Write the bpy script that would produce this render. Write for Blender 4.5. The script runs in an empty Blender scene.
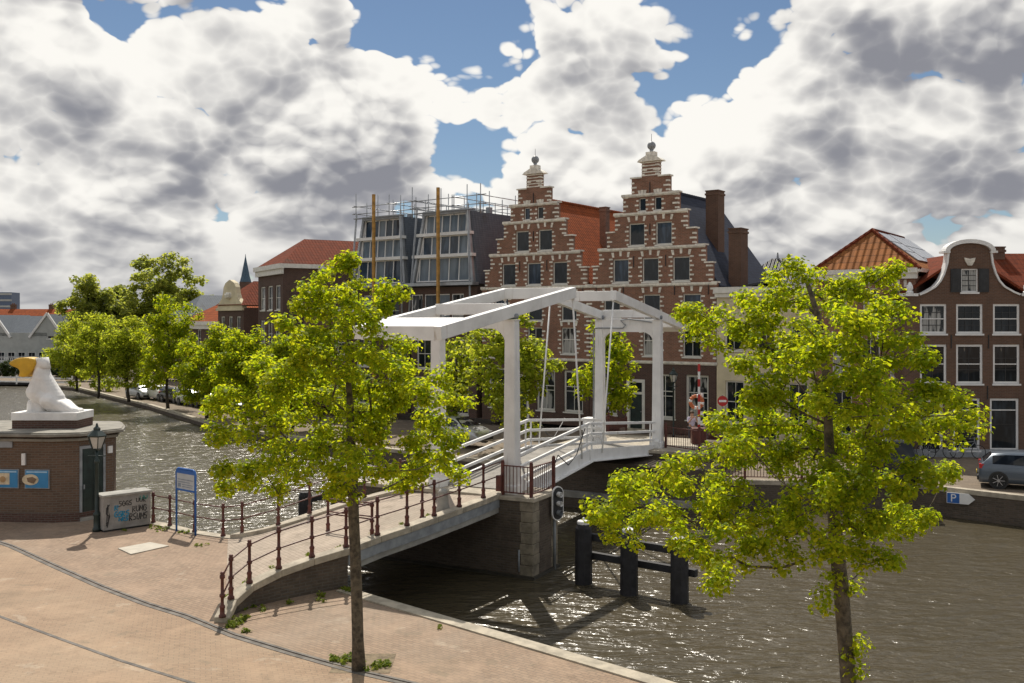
import bpy, bmesh, math, random
import numpy as np
from mathutils import Vector, Matrix, noise as mnoise
R = math.radians
scene = bpy.context.scene
COL = scene.collection
F, CH, HY = 960.0, 7.0, 320.0      # focal length in pixels, eye height, horizon row of the survey

def W(px, py, Y):                   # survey: pixel at a known distance
    return Vector(((px-512)/F*Y, Y, CH-(py-HY)/F*Y))
def G(px, py, z=0.0):               # survey: pixel on a level at height z
    Y = F*(CH-z)/(py-HY)
    return Vector(((px-512)/F*Y, Y, z))

# ------------------------------------------------------------------ materials
MATS = {}
def nodes_of(m):
    m.use_nodes = True
    nt = m.node_tree
    b = nt.nodes.get('Principled BSDF')
    return nt, b
def N(nt, typ, **kw):
    n = nt.nodes.new(typ)
    for k, v in kw.items():
        if k.startswith('i_'):
            key = k[2:]
            n.inputs[int(key) if key.isdigit() else key].default_value = v
        else:
            setattr(n, k, v)
    return n
def L(nt, a, b): nt.links.new(a, b)
def math_n(nt, op, a, b=None, c=None, clamp=False):
    n = nt.nodes.new('ShaderNodeMath'); n.operation = op; n.use_clamp = clamp
    for i, v in enumerate((a, b, c)):
        if v is None: continue
        if isinstance(v, (int, float)): n.inputs[i].default_value = v
        else: nt.links.new(v, n.inputs[i])
    return n.outputs[0]
def mixc(nt, fac, a, b, typ='MIX'):
    n = nt.nodes.new('ShaderNodeMix'); n.data_type = 'RGBA'; n.blend_type = typ
    for i, v in ((0, fac), (6, a), (7, b)):
        if isinstance(v, (int, float)): n.inputs[i].default_value = v
        elif isinstance(v, tuple): n.inputs[i].default_value = (*v[:3], 1)
        else: nt.links.new(v, n.inputs[i])
    return n.outputs[2]
def sstep(nt, x, a, b):
    n = nt.nodes.new('ShaderNodeMapRange'); n.interpolation_type = 'SMOOTHSTEP'
    n.inputs[1].default_value = a; n.inputs[2].default_value = b
    nt.links.new(x, n.inputs[0]); return n.outputs[0]
def scale_col(c, k): return tuple(min(1, v*k) for v in c)

def mat(name, col, rough=0.7, var=0.18, scale=3.0, bump=0.0, bscale=20.0, metal=0.0, col2=None, spec=None, dirt=0.0):
    """a plain surface with uneven colour, a little dirt and a little relief"""
    if name in MATS: return MATS[name]
    m = bpy.data.materials.new(name); nt, b = nodes_of(m)
    tc = N(nt, 'ShaderNodeTexCoord')
    n1 = N(nt, 'ShaderNodeTexNoise', i_Scale=scale, i_Detail=6.0, i_Roughness=0.6)
    L(nt, tc.outputs['Object'], n1.inputs['Vector'])
    c2 = col2 or scale_col(col, 1-2*var)
    f = sstep(nt, n1.outputs['Fac'], 0.35, 0.68)
    c = mixc(nt, f, scale_col(col, 1+var), c2)
    if dirt:
        n3 = N(nt, 'ShaderNodeTexNoise', i_Scale=scale*0.4, i_Detail=8.0, i_Roughness=0.7)
        L(nt, tc.outputs['Object'], n3.inputs['Vector'])
        c = mixc(nt, math_n(nt, 'MULTIPLY', sstep(nt, n3.outputs['Fac'], 0.5, 0.75), dirt), c, (0.1, 0.085, 0.06))
    L(nt, c, b.inputs['Base Color'])
    b.inputs['Roughness'].default_value = rough; b.inputs['Metallic'].default_value = metal
    if spec is not None: b.inputs['Specular IOR Level'].default_value = spec
    if bump:
        n2 = N(nt, 'ShaderNodeTexNoise', i_Scale=bscale, i_Detail=4.0)
        L(nt, tc.outputs['Object'], n2.inputs['Vector'])
        bp = N(nt, 'ShaderNodeBump', i_Strength=bump, i_Distance=0.03)
        L(nt, n2.outputs['Fac'], bp.inputs['Height']); L(nt, bp.outputs[0], b.inputs['Normal'])
    MATS[name] = m; return m

def wall_coords(nt):
    tc = N(nt, 'ShaderNodeTexCoord'); s = N(nt, 'ShaderNodeSeparateXYZ')
    L(nt, tc.outputs['Object'], s.inputs[0])
    c = N(nt, 'ShaderNodeCombineXYZ'); nn = N(nt, 'ShaderNodeSeparateXYZ'); L(nt, tc.outputs['Normal'], nn.inputs[0])
    side = math_n(nt, 'GREATER_THAN', math_n(nt, 'ABSOLUTE', nn.outputs[0]), math_n(nt, 'ABSOLUTE', nn.outputs[1]))
    along = math_n(nt, 'ADD', math_n(nt, 'MULTIPLY', s.outputs[1], side), math_n(nt, 'MULTIPLY', s.outputs[0], math_n(nt, 'SUBTRACT', 1.0, side)))
    L(nt, along, c.inputs[0]); L(nt, s.outputs[2], c.inputs[1])
    return tc, s, c.outputs[0]

def brick(name, c1, c2, mortar, bw=0.24, bh=0.075, ms=0.012, stain=0.35):
    if name in MATS: return MATS[name]
    m = bpy.data.materials.new(name); nt, b = nodes_of(m)
    tc, s, v = wall_coords(nt)
    t = N(nt, 'ShaderNodeTexBrick', i_Scale=1.0)
    t.inputs['Brick Width'].default_value = bw; t.inputs['Row Height'].default_value = bh
    t.inputs['Mortar Size'].default_value = ms; t.inputs['Mortar Smooth'].default_value = 0.3
    t.inputs['Color1'].default_value = (*c1, 1); t.inputs['Color2'].default_value = (*c2, 1); t.inputs['Mortar'].default_value = (*mortar, 1)
    L(nt, v, t.inputs['Vector'])
    n1 = N(nt, 'ShaderNodeTexNoise', i_Scale=0.9, i_Detail=8.0, i_Roughness=0.65)
    L(nt, tc.outputs['Object'], n1.inputs['Vector'])
    c = mixc(nt, math_n(nt, 'MULTIPLY', sstep(nt, n1.outputs['Fac'], 0.42, 0.72), stain), t.outputs['Color'], (0.06, 0.045, 0.035))
    n2 = N(nt, 'ShaderNodeTexNoise', i_Scale=6.0, i_Detail=3.0)
    L(nt, tc.outputs['Object'], n2.inputs['Vector'])
    c = mixc(nt, math_n(nt, 'MULTIPLY', sstep(nt, n2.outputs['Fac'], 0.5, 0.75), 0.25), c, scale_col(c1, 1.5))
    L(nt, c, b.inputs['Base Color']); b.inputs['Roughness'].default_value = 0.85
    b.inputs['Specular IOR Level'].default_value = 0.25
    bp = N(nt, 'ShaderNodeBump', i_Strength=0.5, i_Distance=0.02, invert=True)
    L(nt, t.outputs['Fac'], bp.inputs['Height']); L(nt, bp.outputs[0], b.inputs['Normal'])
    MATS[name] = m; return m

def tiles(name, c1, c2, pitch=0.26, row=0.24, strength=0.9, rough=0.9):
    if name in MATS: return MATS[name]
    m = bpy.data.materials.new(name); nt, b = nodes_of(m)
    tc, s, v = wall_coords(nt)
    sv = N(nt, 'ShaderNodeSeparateXYZ'); L(nt, v, sv.inputs[0])
    wave = math_n(nt, 'SINE', math_n(nt, 'MULTIPLY', sv.outputs[0], 2*math.pi/pitch))
    saw = math_n(nt, 'FRACT', math_n(nt, 'DIVIDE', sv.outputs[1], row))
    h = math_n(nt, 'ADD', math_n(nt, 'MULTIPLY', wave, 0.5), math_n(nt, 'MULTIPLY', saw, -0.8))
    cx = math_n(nt, 'FLOOR', math_n(nt, 'DIVIDE', sv.outputs[0], pitch)); cz = math_n(nt, 'FLOOR', math_n(nt, 'DIVIDE', sv.outputs[1], row))
    cc = N(nt, 'ShaderNodeCombineXYZ'); L(nt, cx, cc.inputs[0]); L(nt, cz, cc.inputs[1])
    wn = N(nt, 'ShaderNodeTexWhiteNoise', noise_dimensions='2D'); L(nt, cc.outputs[0], wn.inputs['Vector'])
    n1 = N(nt, 'ShaderNodeTexNoise', i_Scale=0.7, i_Detail=7.0, i_Roughness=0.7); L(nt, tc.outputs['Object'], n1.inputs['Vector'])
    f = math_n(nt, 'ADD', math_n(nt, 'MULTIPLY', wn.outputs['Value'], 0.55), math_n(nt, 'MULTIPLY', n1.outputs['Fac'], 0.5), clamp=True)
    c = mixc(nt, f, c1, c2)
    c = mixc(nt, math_n(nt, 'MULTIPLY', sstep(nt, n1.outputs['Fac'], 0.55, 0.75), 0.45), c, (0.07, 0.06, 0.045))
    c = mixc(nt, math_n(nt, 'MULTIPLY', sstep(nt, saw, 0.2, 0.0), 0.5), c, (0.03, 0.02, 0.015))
    L(nt, c, b.inputs['Base Color']); b.inputs['Roughness'].default_value = rough; b.inputs['Specular IOR Level'].default_value = 0.12
    bp = N(nt, 'ShaderNodeBump', i_Strength=strength, i_Distance=0.08); L(nt, h, bp.inputs['Height']); L(nt, bp.outputs[0], b.inputs['Normal'])
    MATS[name] = m; return m

def glass(name, dark=(0.012, 0.016, 0.02), curtain=None, amount=0.0, seed=0.0, rough=0.03):
    if name in MATS: return MATS[name]
    m = bpy.data.materials.new(name); nt, b = nodes_of(m)
    tc = N(nt, 'ShaderNodeTexCoord')
    n1 = N(nt, 'ShaderNodeTexNoise', i_Scale=1.3, i_Detail=4.0); n1.noise_dimensions = '4D'; n1.inputs['W'].default_value = seed
    mp = N(nt, 'ShaderNodeMapping'); mp.inputs['Scale'].default_value = (2.5, 1, 0.6)
    L(nt, tc.outputs['Object'], mp.inputs[0]); L(nt, mp.outputs[0], n1.inputs['Vector'])
    c = mixc(nt, sstep(nt, n1.outputs['Fac'], 0.4, 0.7), dark, scale_col(dark, 3.0 if dark[0] < 0.1 else 1.35))
    if curtain:
        s = N(nt, 'ShaderNodeSeparateXYZ'); L(nt, tc.outputs['Object'], s.inputs[0])
        w = math_n(nt, 'MULTIPLY_ADD', math_n(nt, 'SINE', math_n(nt, 'MULTIPLY', s.outputs[0], 46.0)), 0.25, 0.6)
        cu = mixc(nt, w, scale_col(curtain, 0.55), curtain)
        c = mixc(nt, math_n(nt, 'MULTIPLY', sstep(nt, n1.outputs['Fac'], 0.62-amount*0.35, 0.68-amount*0.35), 1.0), c, cu)
    L(nt, c, b.inputs['Base Color']); b.inputs['Roughness'].default_value = rough
    b.inputs['Specular IOR Level'].default_value = 0.32
    n2 = N(nt, 'ShaderNodeTexNoise', i_Scale=1.1, i_Detail=2.0); L(nt, tc.outputs['Object'], n2.inputs['Vector'])
    bp = N(nt, 'ShaderNodeBump', i_Strength=0.06, i_Distance=0.05); L(nt, n2.outputs['Fac'], bp.inputs['Height']); L(nt, bp.outputs[0], b.inputs['Normal'])
    MATS[name] = m; return m

def leafmat(name, c1, c2, t1, t2, mixf=0.5):
    if name in MATS: return MATS[name]
    m = bpy.data.materials.new(name); nt, b = nodes_of(m)
    g = N(nt, 'ShaderNodeNewGeometry')
    rp = g.outputs['Random Per Island']
    b.inputs['Roughness'].default_value = 0.55; b.inputs['Specular IOR Level'].default_value = 0.12
    L(nt, mixc(nt, rp, c1, c2), b.inputs['Base Color'])
    tr = N(nt, 'ShaderNodeBsdfTranslucent'); L(nt, mixc(nt, rp, t1, t2), tr.inputs['Color'])
    mx = N(nt, 'ShaderNodeMixShader', i_0=mixf); L(nt, b.outputs[0], mx.inputs[1]); L(nt, tr.outputs[0], mx.inputs[2])
    L(nt, mx.outputs[0], nt.nodes['Material Output'].inputs['Surface'])
    MATS[name] = m; return m

# ------------------------------------------------------------------ mesh builder
class MB:
    def __init__(s): s.v = []; s.f = []
    def add(s, vs, fs):
        o = len(s.v); s.v += [tuple(p) for p in vs]; s.f += [tuple(i+o for i in f) for f in fs]; return s
    def hexa(s, p):   # 4 bottom (ccw) + 4 top
        return s.add(p, [(3,2,1,0),(4,5,6,7),(0,1,5,4),(1,2,6,5),(2,3,7,6),(3,0,4,7)])
    def box(s, x0, x1, y0, y1, z0, z1):
        return s.hexa([(x0,y0,z0),(x1,y0,z0),(x1,y1,z0),(x0,y1,z0),(x0,y0,z1),(x1,y0,z1),(x1,y1,z1),(x0,y1,z1)])
    def bar(s, a, b, w, h, up=Vector((0,0,1))):      # rectangular bar between two points
        a = Vector(a); b = Vector(b); d = (b-a).normalized()
        sd = d.cross(up)
        if sd.length < 1e-4: sd = d.cross(Vector((0,1,0)))
        sd.normalize(); u = sd.cross(d)
        q = [(-w/2,-h/2),(w/2,-h/2),(w/2,h/2),(-w/2,h/2)]
        return s.hexa([a+sd*i+u*j for i, j in q]+[b+sd*i+u*j for i, j in q])
    def cyl(s, a, b, r0, r1=None, n=10, cap=True):
        a = Vector(a); b = Vector(b); r1 = r0 if r1 is None else r1
        d = (b-a).normalized(); x = d.orthogonal().normalized(); y = d.cross(x)
        vs = [p+(x*math.cos(t)+y*math.sin(t))*r for p, r in ((a,r0),(b,r1)) for t in [2*math.pi*k/n for k in range(n)]]
        fs = [(k,(k+1)%n,n+(k+1)%n,n+k) for k in range(n)]
        if cap: fs += [tuple(range(n-1,-1,-1)), tuple(range(n,2*n))]
        return s.add(vs, fs)
    def tube(s, pts, rad, n=6, closed=False):
        pts = [Vector(p) for p in pts]; m = len(pts)
        rs = rad if isinstance(rad, (list, tuple)) else [rad]*m
        prev = None; vs = []
        for i, p in enumerate(pts):
            d = (pts[min(i+1,m-1)]-pts[max(i-1,0)])
            if closed: d = pts[(i+1)%m]-pts[(i-1)%m]
            d.normalize()
            if prev is None: x = d.orthogonal().normalized()
            else:
                x = prev-d*prev.dot(d)
                x = x.normalized() if x.length > 1e-5 else d.orthogonal().normalized()
            prev = x; y = d.cross(x)
            vs += [p+(x*math.cos(2*math.pi*k/n)+y*math.sin(2*math.pi*k/n))*rs[i] for k in range(n)]
        fs = []
        for i in range(m if closed else m-1):
            j = (i+1) % m
            fs += [(i*n+k, i*n+(k+1)%n, j*n+(k+1)%n, j*n+k) for k in range(n)]
        if not closed: fs += [tuple(range(n-1,-1,-1)), tuple(range((m-1)*n, m*n))]
        return s.add(vs, fs)
    def lathe(s, prof, c=(0,0,0), n=14):             # profile of (radius, height)
        vs = [(c[0]+r*math.cos(2*math.pi*k/n), c[1]+r*math.sin(2*math.pi*k/n), c[2]+z) for r, z in prof for k in range(n)]
        fs = []
        for i in range(len(prof)-1):
            fs += [(i*n+k, i*n+(k+1)%n, (i+1)*n+(k+1)%n, (i+1)*n+k) for k in range(n)]
        fs += [tuple(range(n-1,-1,-1)), tuple(range((len(prof)-1)*n, len(prof)*n))]
        return s.add(vs, fs)
    def prism(s, poly, z0, z1):                      # poly of (x,y), ccw
        n = len(poly)
        vs = [(x,y,z0) for x, y in poly]+[(x,y,z1) for x, y in poly]
        return s.add(vs, [tuple(range(n-1,-1,-1)), tuple(range(n,2*n))]+[(k,(k+1)%n,n+(k+1)%n,n+k) for k in range(n)])
    def prism_y(s, poly, y0, y1):                    # poly of (x,z)
        n = len(poly)
        vs = [(x,y0,z) for x, z in poly]+[(x,y1,z) for x, z in poly]
        return s.add(vs, [tuple(range(n)), tuple(range(2*n-1,n-1,-1))]+[(k,n+k,n+(k+1)%n,(k+1)%n) for k in range(n)])
    def quad(s, a, b, c, d): return s.add([a,b,c,d], [(0,1,2,3)])
    def sphere(s, c, r, n=10, sc=(1,1,1)):
        prof = [(max(1e-3, math.sin(math.pi*i/n)), -math.cos(math.pi*i/n)) for i in range(n+1)]
        o = len(s.v); s.lathe(prof, n=n*2)
        for i in range(o, len(s.v)):
            x, y, z = s.v[i]; s.v[i] = (c[0]+x*r*sc[0], c[1]+y*r*sc[1], c[2]+z*r*sc[2])
        return s
    def mesh(s, name, m=None, smooth=False):
        me = bpy.data.meshes.new(name); me.from_pydata(s.v, [], s.f); me.update()
        if m: me.materials.append(m)
        if smooth: me.polygons.foreach_set('use_smooth', [True]*len(me.polygons))
        return me
    def build(s, name, m=None, parent=None, smooth=False, loc=None, bevel=0, **tags):
        return place(name, s.mesh(name, m, smooth), parent, loc, bevel, **tags)

def place(name, data, parent=None, loc=None, bevel=0, **tags):
    o = bpy.data.objects.new(name, data); COL.objects.link(o)
    if parent: o.parent = parent
    if loc is not None: o.location = loc
    if bevel:
        md = o.modifiers.new('bevel', 'BEVEL'); md.width = bevel; md.segments = 2; md.limit_method = 'ANGLE'
    for k, v in tags.items(): o[k] = v
    return o
def thing(name, label, cat, loc=(0,0,0), rz=0.0, group=None):
    o = bpy.data.objects.new(name, None); COL.objects.link(o); o.empty_display_size = 0.2
    o.location = loc; o.rotation_euler = (0, 0, rz); o['label'] = label; o['category'] = cat
    if group: o['group'] = group
    return o
def tag(o, label, cat, group=None):
    o['label'] = label; o['category'] = cat
    if group: o['group'] = group
    return o
def kids(o): return [c for c in COL.objects if c.parent == o]
def dup(o, loc, rz, label, group=None, swap=None):     # copy a thing with its parts and sub-parts
    def cp(a, parent):
        b = a.copy(); COL.objects.link(b); b.parent = parent
        if swap and b.type == 'MESH' and b.name.split('.')[0] in swap:
            key = (a.data.name, swap[b.name.split('.')[0]].name)
            if key not in SWAPPED:
                d = a.data.copy(); d.materials[0] = swap[b.name.split('.')[0]]; SWAPPED[key] = d
            b.data = SWAPPED[key]
        for ch in kids(a): cp(ch, b)
        return b
    r = cp(o, None); r.location = loc; r.rotation_euler = (0, 0, rz); r['label'] = label
    if group: r['group'] = group
    return r
SWAPPED = {}
# ------------------------------------------------------------------ camera, sun, sky
cam = bpy.data.cameras.new('camera'); cam.sensor_width = 36; cam.lens = F/1024*36; cam.shift_y = -(341.5-HY)/1024
cam.clip_end = 6000; cam.clip_start = 0.2
co = bpy.data.objects.new('camera', cam); COL.objects.link(co); co.location = (0, 0, CH); co.rotation_euler = (R(90), 0, 0)
scene.camera = co
scene.view_settings.view_transform = 'Standard'; scene.view_settings.look = 'None'; scene.view_settings.gamma = 1
scene.view_settings.exposure = 0.12
EL, AZ = 52.5, -10.0                  # the sun stands beyond the houses, a little left of straight ahead
sd = Vector((math.sin(R(AZ))*math.cos(R(EL)), math.cos(R(AZ))*math.cos(R(EL)), math.sin(R(EL))))
sun = bpy.data.lights.new('sun', 'SUN'); sun.energy = 4.5; sun.angle = R(0.5); sun.color = (1.0, 0.93, 0.82)
so = bpy.data.objects.new('sun', sun); COL.objects.link(so); so.rotation_euler = sd.to_track_quat('Z', 'Y').to_euler()

def build_world():
    w = bpy.data.worlds.new('World'); scene.world = w; w.use_nodes = True; nt = w.node_tree
    for n in list(nt.nodes): nt.nodes.remove(n)
    out = N(nt, 'ShaderNodeOutputWorld')
    sky = N(nt, 'ShaderNodeTexSky', sky_type='NISHITA'); sky.sun_disc = False
    sky.sun_elevation = R(EL); sky.sun_rotation = R(AZ); sky.air_density = 1.0; sky.dust_density = 0.15; sky.ozone_density = 3.0
    bg = N(nt, 'ShaderNodeBackground', i_Strength=0.062); L(nt, sky.outputs[0], bg.inputs[0])
    tc = N(nt, 'ShaderNodeTexCoord'); s = N(nt, 'ShaderNodeSeparateXYZ'); L(nt, tc.outputs['Generated'], s.inputs[0])
    x, y, z = s.outputs
    h = math_n(nt, 'SQRT', math_n(nt, 'ADD', math_n(nt, 'MULTIPLY', x, x), math_n(nt, 'MULTIPLY', y, y)))
    u = math_n(nt, 'DIVIDE', x, h); c = math_n(nt, 'DIVIDE', y, h)
    el = math_n(nt, 'MAXIMUM', math_n(nt, 'DIVIDE', z, h), 0.0)
    el = math_n(nt, 'MINIMUM', el, 3.0)
    def density(dv, du=0.0, puffs=None):
        e = math_n(nt, 'ADD', el, dv)
        v = math_n(nt, 'POWER', math_n(nt, 'MAXIMUM', e, 0.001), 0.75)
        cv = N(nt, 'ShaderNodeCombineXYZ')
        L(nt, math_n(nt, 'ADD', u, du), cv.inputs[0]); L(nt, c, cv.inputs[1]); L(nt, math_n(nt, 'MULTIPLY', v, 1.3), cv.inputs[2])
        mp = N(nt, 'ShaderNodeMapping'); mp.inputs['Location'].default_value = CLOUD_OFF; L(nt, cv.outputs[0], mp.inputs[0])
        n1 = N(nt, 'ShaderNodeTexNoise', i_Scale=3.6, i_Detail=2.0, i_Roughness=0.5); L(nt, mp.outputs[0], n1.inputs['Vector'])
        wv = N(nt, 'ShaderNodeTexNoise', i_Scale=9.0, i_Detail=4.0, i_Roughness=0.5); L(nt, mp.outputs[0], wv.inputs['Vector'])
        va = N(nt, 'ShaderNodeVectorMath', operation='MULTIPLY_ADD'); va.inputs[1].default_value = (0.055, 0.055, 0.055)
        L(nt, wv.outputs['Color'], va.inputs[0]); L(nt, mp.outputs[0], va.inputs[2])
        tot = n1.outputs['Fac']
        for sc, k in (puffs or PUFFS):       # rounded puffs of several sizes, the cauliflower heads
            vo = N(nt, 'ShaderNodeTexVoronoi', feature='F1', i_Scale=sc); L(nt, va.outputs[0], vo.inputs['Vector'])
            q = math_n(nt, 'MULTIPLY', vo.outputs['Distance'], vo.outputs['Distance'])
            tot = math_n(nt, 'ADD', tot, math_n(nt, 'MULTIPLY', math_n(nt, 'SUBTRACT', 0.28, q), k))
        return math_n(nt, 'ADD', tot, 0.0)
    def lobe(px, py, rx, ry, k):
        a = math_n(nt, 'DIVIDE', math_n(nt, 'SUBTRACT', u, (px-512)/F), rx/F)
        b = math_n(nt, 'DIVIDE', math_n(nt, 'SUBTRACT', el, (HY-py)/F), ry/F)
        g = math_n(nt, 'EXPONENT', math_n(nt, 'MULTIPLY', math_n(nt, 'ADD', math_n(nt, 'MULTIPLY', a, a), math_n(nt, 'MULTIPLY', b, b)), -1.0))
        return math_n(nt, 'MULTIPLY', g, k)
    d0 = density(0.0); dl = density(0.0, 0.0, PUFFS[:2]); d1 = density(0.055, -0.015, PUFFS[:2]); d2 = density(0.010, -0.004)
    tot = None
    for a in LOBES:
        g = lobe(*a); tot = g if tot is None else math_n(nt, 'ADD', tot, g)
    # front only: the lobes are compass directions ahead
    tot = math_n(nt, 'MULTIPLY', tot, sstep(nt, c, 0.3, 0.6))
    dd = math_n(nt, 'ADD', math_n(nt, 'ADD', d0, tot), math_n(nt, 'MULTIPLY', sstep(nt, el, 0.13, 0.04), 0.24))
    alpha = sstep(nt, dd, 0.395, 0.44)
    thick = sstep(nt, math_n(nt, 'ADD', d0, tot), 0.42, 0.70)
    up = math_n(nt, 'SUBTRACT', dl, d1); up2 = math_n(nt, 'SUBTRACT', d0, d2)
    lit = math_n(nt, 'ADD', math_n(nt, 'MULTIPLY', up, SH[0]), math_n(nt, 'MULTIPLY', up2, SH[1]))
    lit = math_n(nt, 'ADD', lit, math_n(nt, 'SUBTRACT', SH[2], math_n(nt, 'MULTIPLY', thick, SH[3])))
    lit = sstep(nt, lit, -0.12, 1.02)
    col = mixc(nt, lit, (0.27,0.275,0.31), (1.0, 0.975, 0.92))
    # low clouds take on the pale grey of the distance
    col = mixc(nt, math_n(nt, 'MULTIPLY', sstep(nt, el, 0.13, 0.01), 0.45), col, (0.47, 0.47, 0.48))
    bc = N(nt, 'ShaderNodeBackground', i_Strength=CLOUD_K); L(nt, col, bc.inputs[0])
    mx = N(nt, 'ShaderNodeMixShader'); L(nt, alpha, mx.inputs[0]); L(nt, bg.outputs[0], mx.inputs[1]); L(nt, bc.outputs[0], mx.inputs[2])
    L(nt, mx.outputs[0], out.inputs[0])
cy = scene.cycles
cy.max_bounces = 6; cy.diffuse_bounces = 5; cy.glossy_bounces = 3; cy.transmission_bounces = 2; cy.transparent_max_bounces = 4; cy.caustics_reflective = False; cy.caustics_refractive = False
cy.use_denoising = True
CLOUD_OFF = (3.3, 1.7, 0.4); CLOUD_K = 0.9; PUFFS = ((5.4,0.46),(11.5,0.34),(26.0,0.22),(60.0,0.11)); SH = (1.9, 2.5, 0.84, 0.60)
LOBES = [(440,22,62,40,-0.16),(850,4,90,20,-0.16),(940,75,40,22,0.2),(820,165,26,14,0.15),(665,14,45,18,-0.06),(585,50,45,50,0.16),(465,138,36,28,-0.2),(720,135,42,24,-0.18),(800,170,30,14,-0.14),(60,20,110,50,0.16),(140,45,22,12,-0.16),
         (560,90,70,55,0.1),(330,130,95,80,0.17),(120,90,110,70,0.06),(150,225,230,60,0.03),(330,150,90,80,0.06),(212,185,36,36,0.2),(965,212,60,36,0.2),(860,110,120,60,0.05),(950,200,120,50,0.03),(640,140,50,40,0.08),(230,20,120,30,0.1)]
build_world()
scene.world.cycles.sampling_method = 'MANUAL'; scene.world.cycles.sample_map_resolution = 256

# ------------------------------------------------------------------ common materials
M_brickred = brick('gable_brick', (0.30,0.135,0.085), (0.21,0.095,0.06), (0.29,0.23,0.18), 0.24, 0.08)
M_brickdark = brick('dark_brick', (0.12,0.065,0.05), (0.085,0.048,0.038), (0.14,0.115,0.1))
M_brickbrown = brick('brown_brick', (0.165,0.09,0.06), (0.125,0.07,0.048), (0.165,0.13,0.105))
M_brickpump = brick('pump_house_brick', (0.12,0.078,0.055), (0.16,0.10,0.068), (0.16,0.135,0.11), 0.25, 0.085, 0.014, 0.25)
M_brickwall = brick('canal_brick', (0.13,0.10,0.075), (0.085,0.068,0.052), (0.12,0.105,0.09), 0.25, 0.08, 0.014, 0.6)
M_stone = mat('sandstone', (0.78,0.74,0.65), 0.8, 0.12, 4.0, 0.2, dirt=0.3)
M_quoin = mat('grey_quoin_stone', (0.24,0.205,0.15), 0.85, 0.18, 3.0, 0.3, dirt=0.5)
M_coping = mat('pale_coping_stone', (0.42,0.37,0.29), 0.85, 0.14, 2.5, 0.3, dirt=0.35)
M_white = mat('white_paint', (0.78,0.78,0.77), 0.45, 0.04, 2.0, 0.03, dirt=0.12)
def streaked_paint(name, col):
    m = mat(name, col, 0.45, 0.04, 1.2, 0.08, 5.0, dirt=0.22); nt, b = nodes_of(m)
    src = b.inputs['Base Color'].links[0].from_socket
    tc = N(nt, 'ShaderNodeTexCoord'); mp = N(nt, 'ShaderNodeMapping'); mp.inputs['Scale'].default_value = (7.0, 7.0, 0.5); L(nt, tc.outputs['Object'], mp.inputs[0])
    n = N(nt, 'ShaderNodeTexNoise', i_Scale=1.0, i_Detail=6.0, i_Roughness=0.65); L(nt, mp.outputs[0], n.inputs['Vector'])
    c = mixc(nt, math_n(nt, 'MULTIPLY', sstep(nt, n.outputs['Fac'], 0.60, 0.74), 0.55), src, (0.30, 0.22, 0.15))
    n2 = N(nt, 'ShaderNodeTexNoise', i_Scale=0.7, i_Detail=5.0); L(nt, tc.outputs['Object'], n2.inputs['Vector'])
    c = mixc(nt, math_n(nt, 'MULTIPLY', sstep(nt, n2.outputs['Fac'], 0.45, 0.7), 0.18), c, (0.52, 0.52, 0.48))
    L(nt, c, b.inputs['Base Color']); return m
M_bridge = streaked_paint('white_bridge_paint', (0.8,0.8,0.79))
M_frame = mat('window_white', (0.72,0.70,0.64), 0.5, 0.05, 3.0)
M_cream = mat('cream_render', (0.66,0.58,0.40), 0.85, 0.08, 0.8, 0.15, dirt=0.25)
M_grey = mat('pale_grey_boards', (0.40,0.42,0.41), 0.7, 0.06, 1.0)
M_red = mat('oxide_red_paint', (0.105,0.028,0.02), 0.5, 0.2, 6.0, 0.1)
M_black = mat('black_paint', (0.02,0.021,0.023), 0.45, 0.2, 4.0)
M_green = mat('dark_green_paint', (0.015,0.03,0.028), 0.4, 0.2, 3.0)
M_slate = tiles('slate_tiles', (0.05,0.058,0.085), (0.032,0.038,0.058), 0.22, 0.2, 0.35, 0.8)
M_slatepale = tiles('dark_cladding_slate', (0.125,0.145,0.17), (0.095,0.112,0.135), 0.3, 0.16, 0.3, 0.7)
M_orange = tiles('orange_tiles', (0.36,0.09,0.028), (0.21,0.055,0.02), 0.28, 0.26, 0.8)
M_orangeold = tiles('weathered_orange_tiles', (0.38,0.15,0.05), (0.19,0.08,0.032), 0.36, 0.36, 1.0)
M_redroof = tiles('red_tiles', (0.19,0.042,0.017), (0.12,0.028,0.013), 0.28, 0.26, 0.6)
M_blacktile = tiles('black_tiles', (0.06,0.06,0.065), (0.035,0.035,0.04), 0.3, 0.3, 1.0, 0.45)
M_lead = mat('lead_grey', (0.27,0.29,0.31), 0.5, 0.12, 3.0)
M_zinc = mat('zinc', (0.35,0.37,0.39), 0.4, 0.1, 1.5, metal=0.4)
G_dark = glass('dark_glass', seed=1.0)
G_blue = glass('blue_glass', (0.02,0.03,0.045), seed=2.0)
G_curt = glass('curtained_glass', (0.015,0.018,0.02), (0.42,0.42,0.40), 0.35, 3.0)
G_half = glass('partly_curtained_glass', (0.012,0.015,0.018), (0.30,0.27,0.22), 0.12, 5.0)
G_sky = glass('painted_sky_glass', (0.12,0.15,0.18), seed=7.0, rough=0.06)  # pale blue base colour stands in for reflected sky
M_bark = mat('bark', (0.11,0.09,0.062), 0.9, 0.3, 8.0, 0.8, 30.0, dirt=0.3)
M_barkfar = mat('dark_bark', (0.06,0.05,0.04), 0.9, 0.25, 5.0)
M_leaf = leafmat('maple_leaf', (0.10,0.175,0.012), (0.22,0.27,0.018), (0.40,0.56,0.012), (0.84,0.82,0.022), 0.62)
M_leafmid = leafmat('street_leaf', (0.12,0.18,0.02), (0.25,0.28,0.03), (0.42,0.55,0.03), (0.80,0.80,0.06), 0.6)
M_leafdark = leafmat('far_leaf', (0.14,0.18,0.05), (0.23,0.25,0.06), (0.42,0.50,0.07), (0.70,0.70,0.11), 0.58)  # distance haze put into the colour: lighter and slightly bluer
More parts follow.
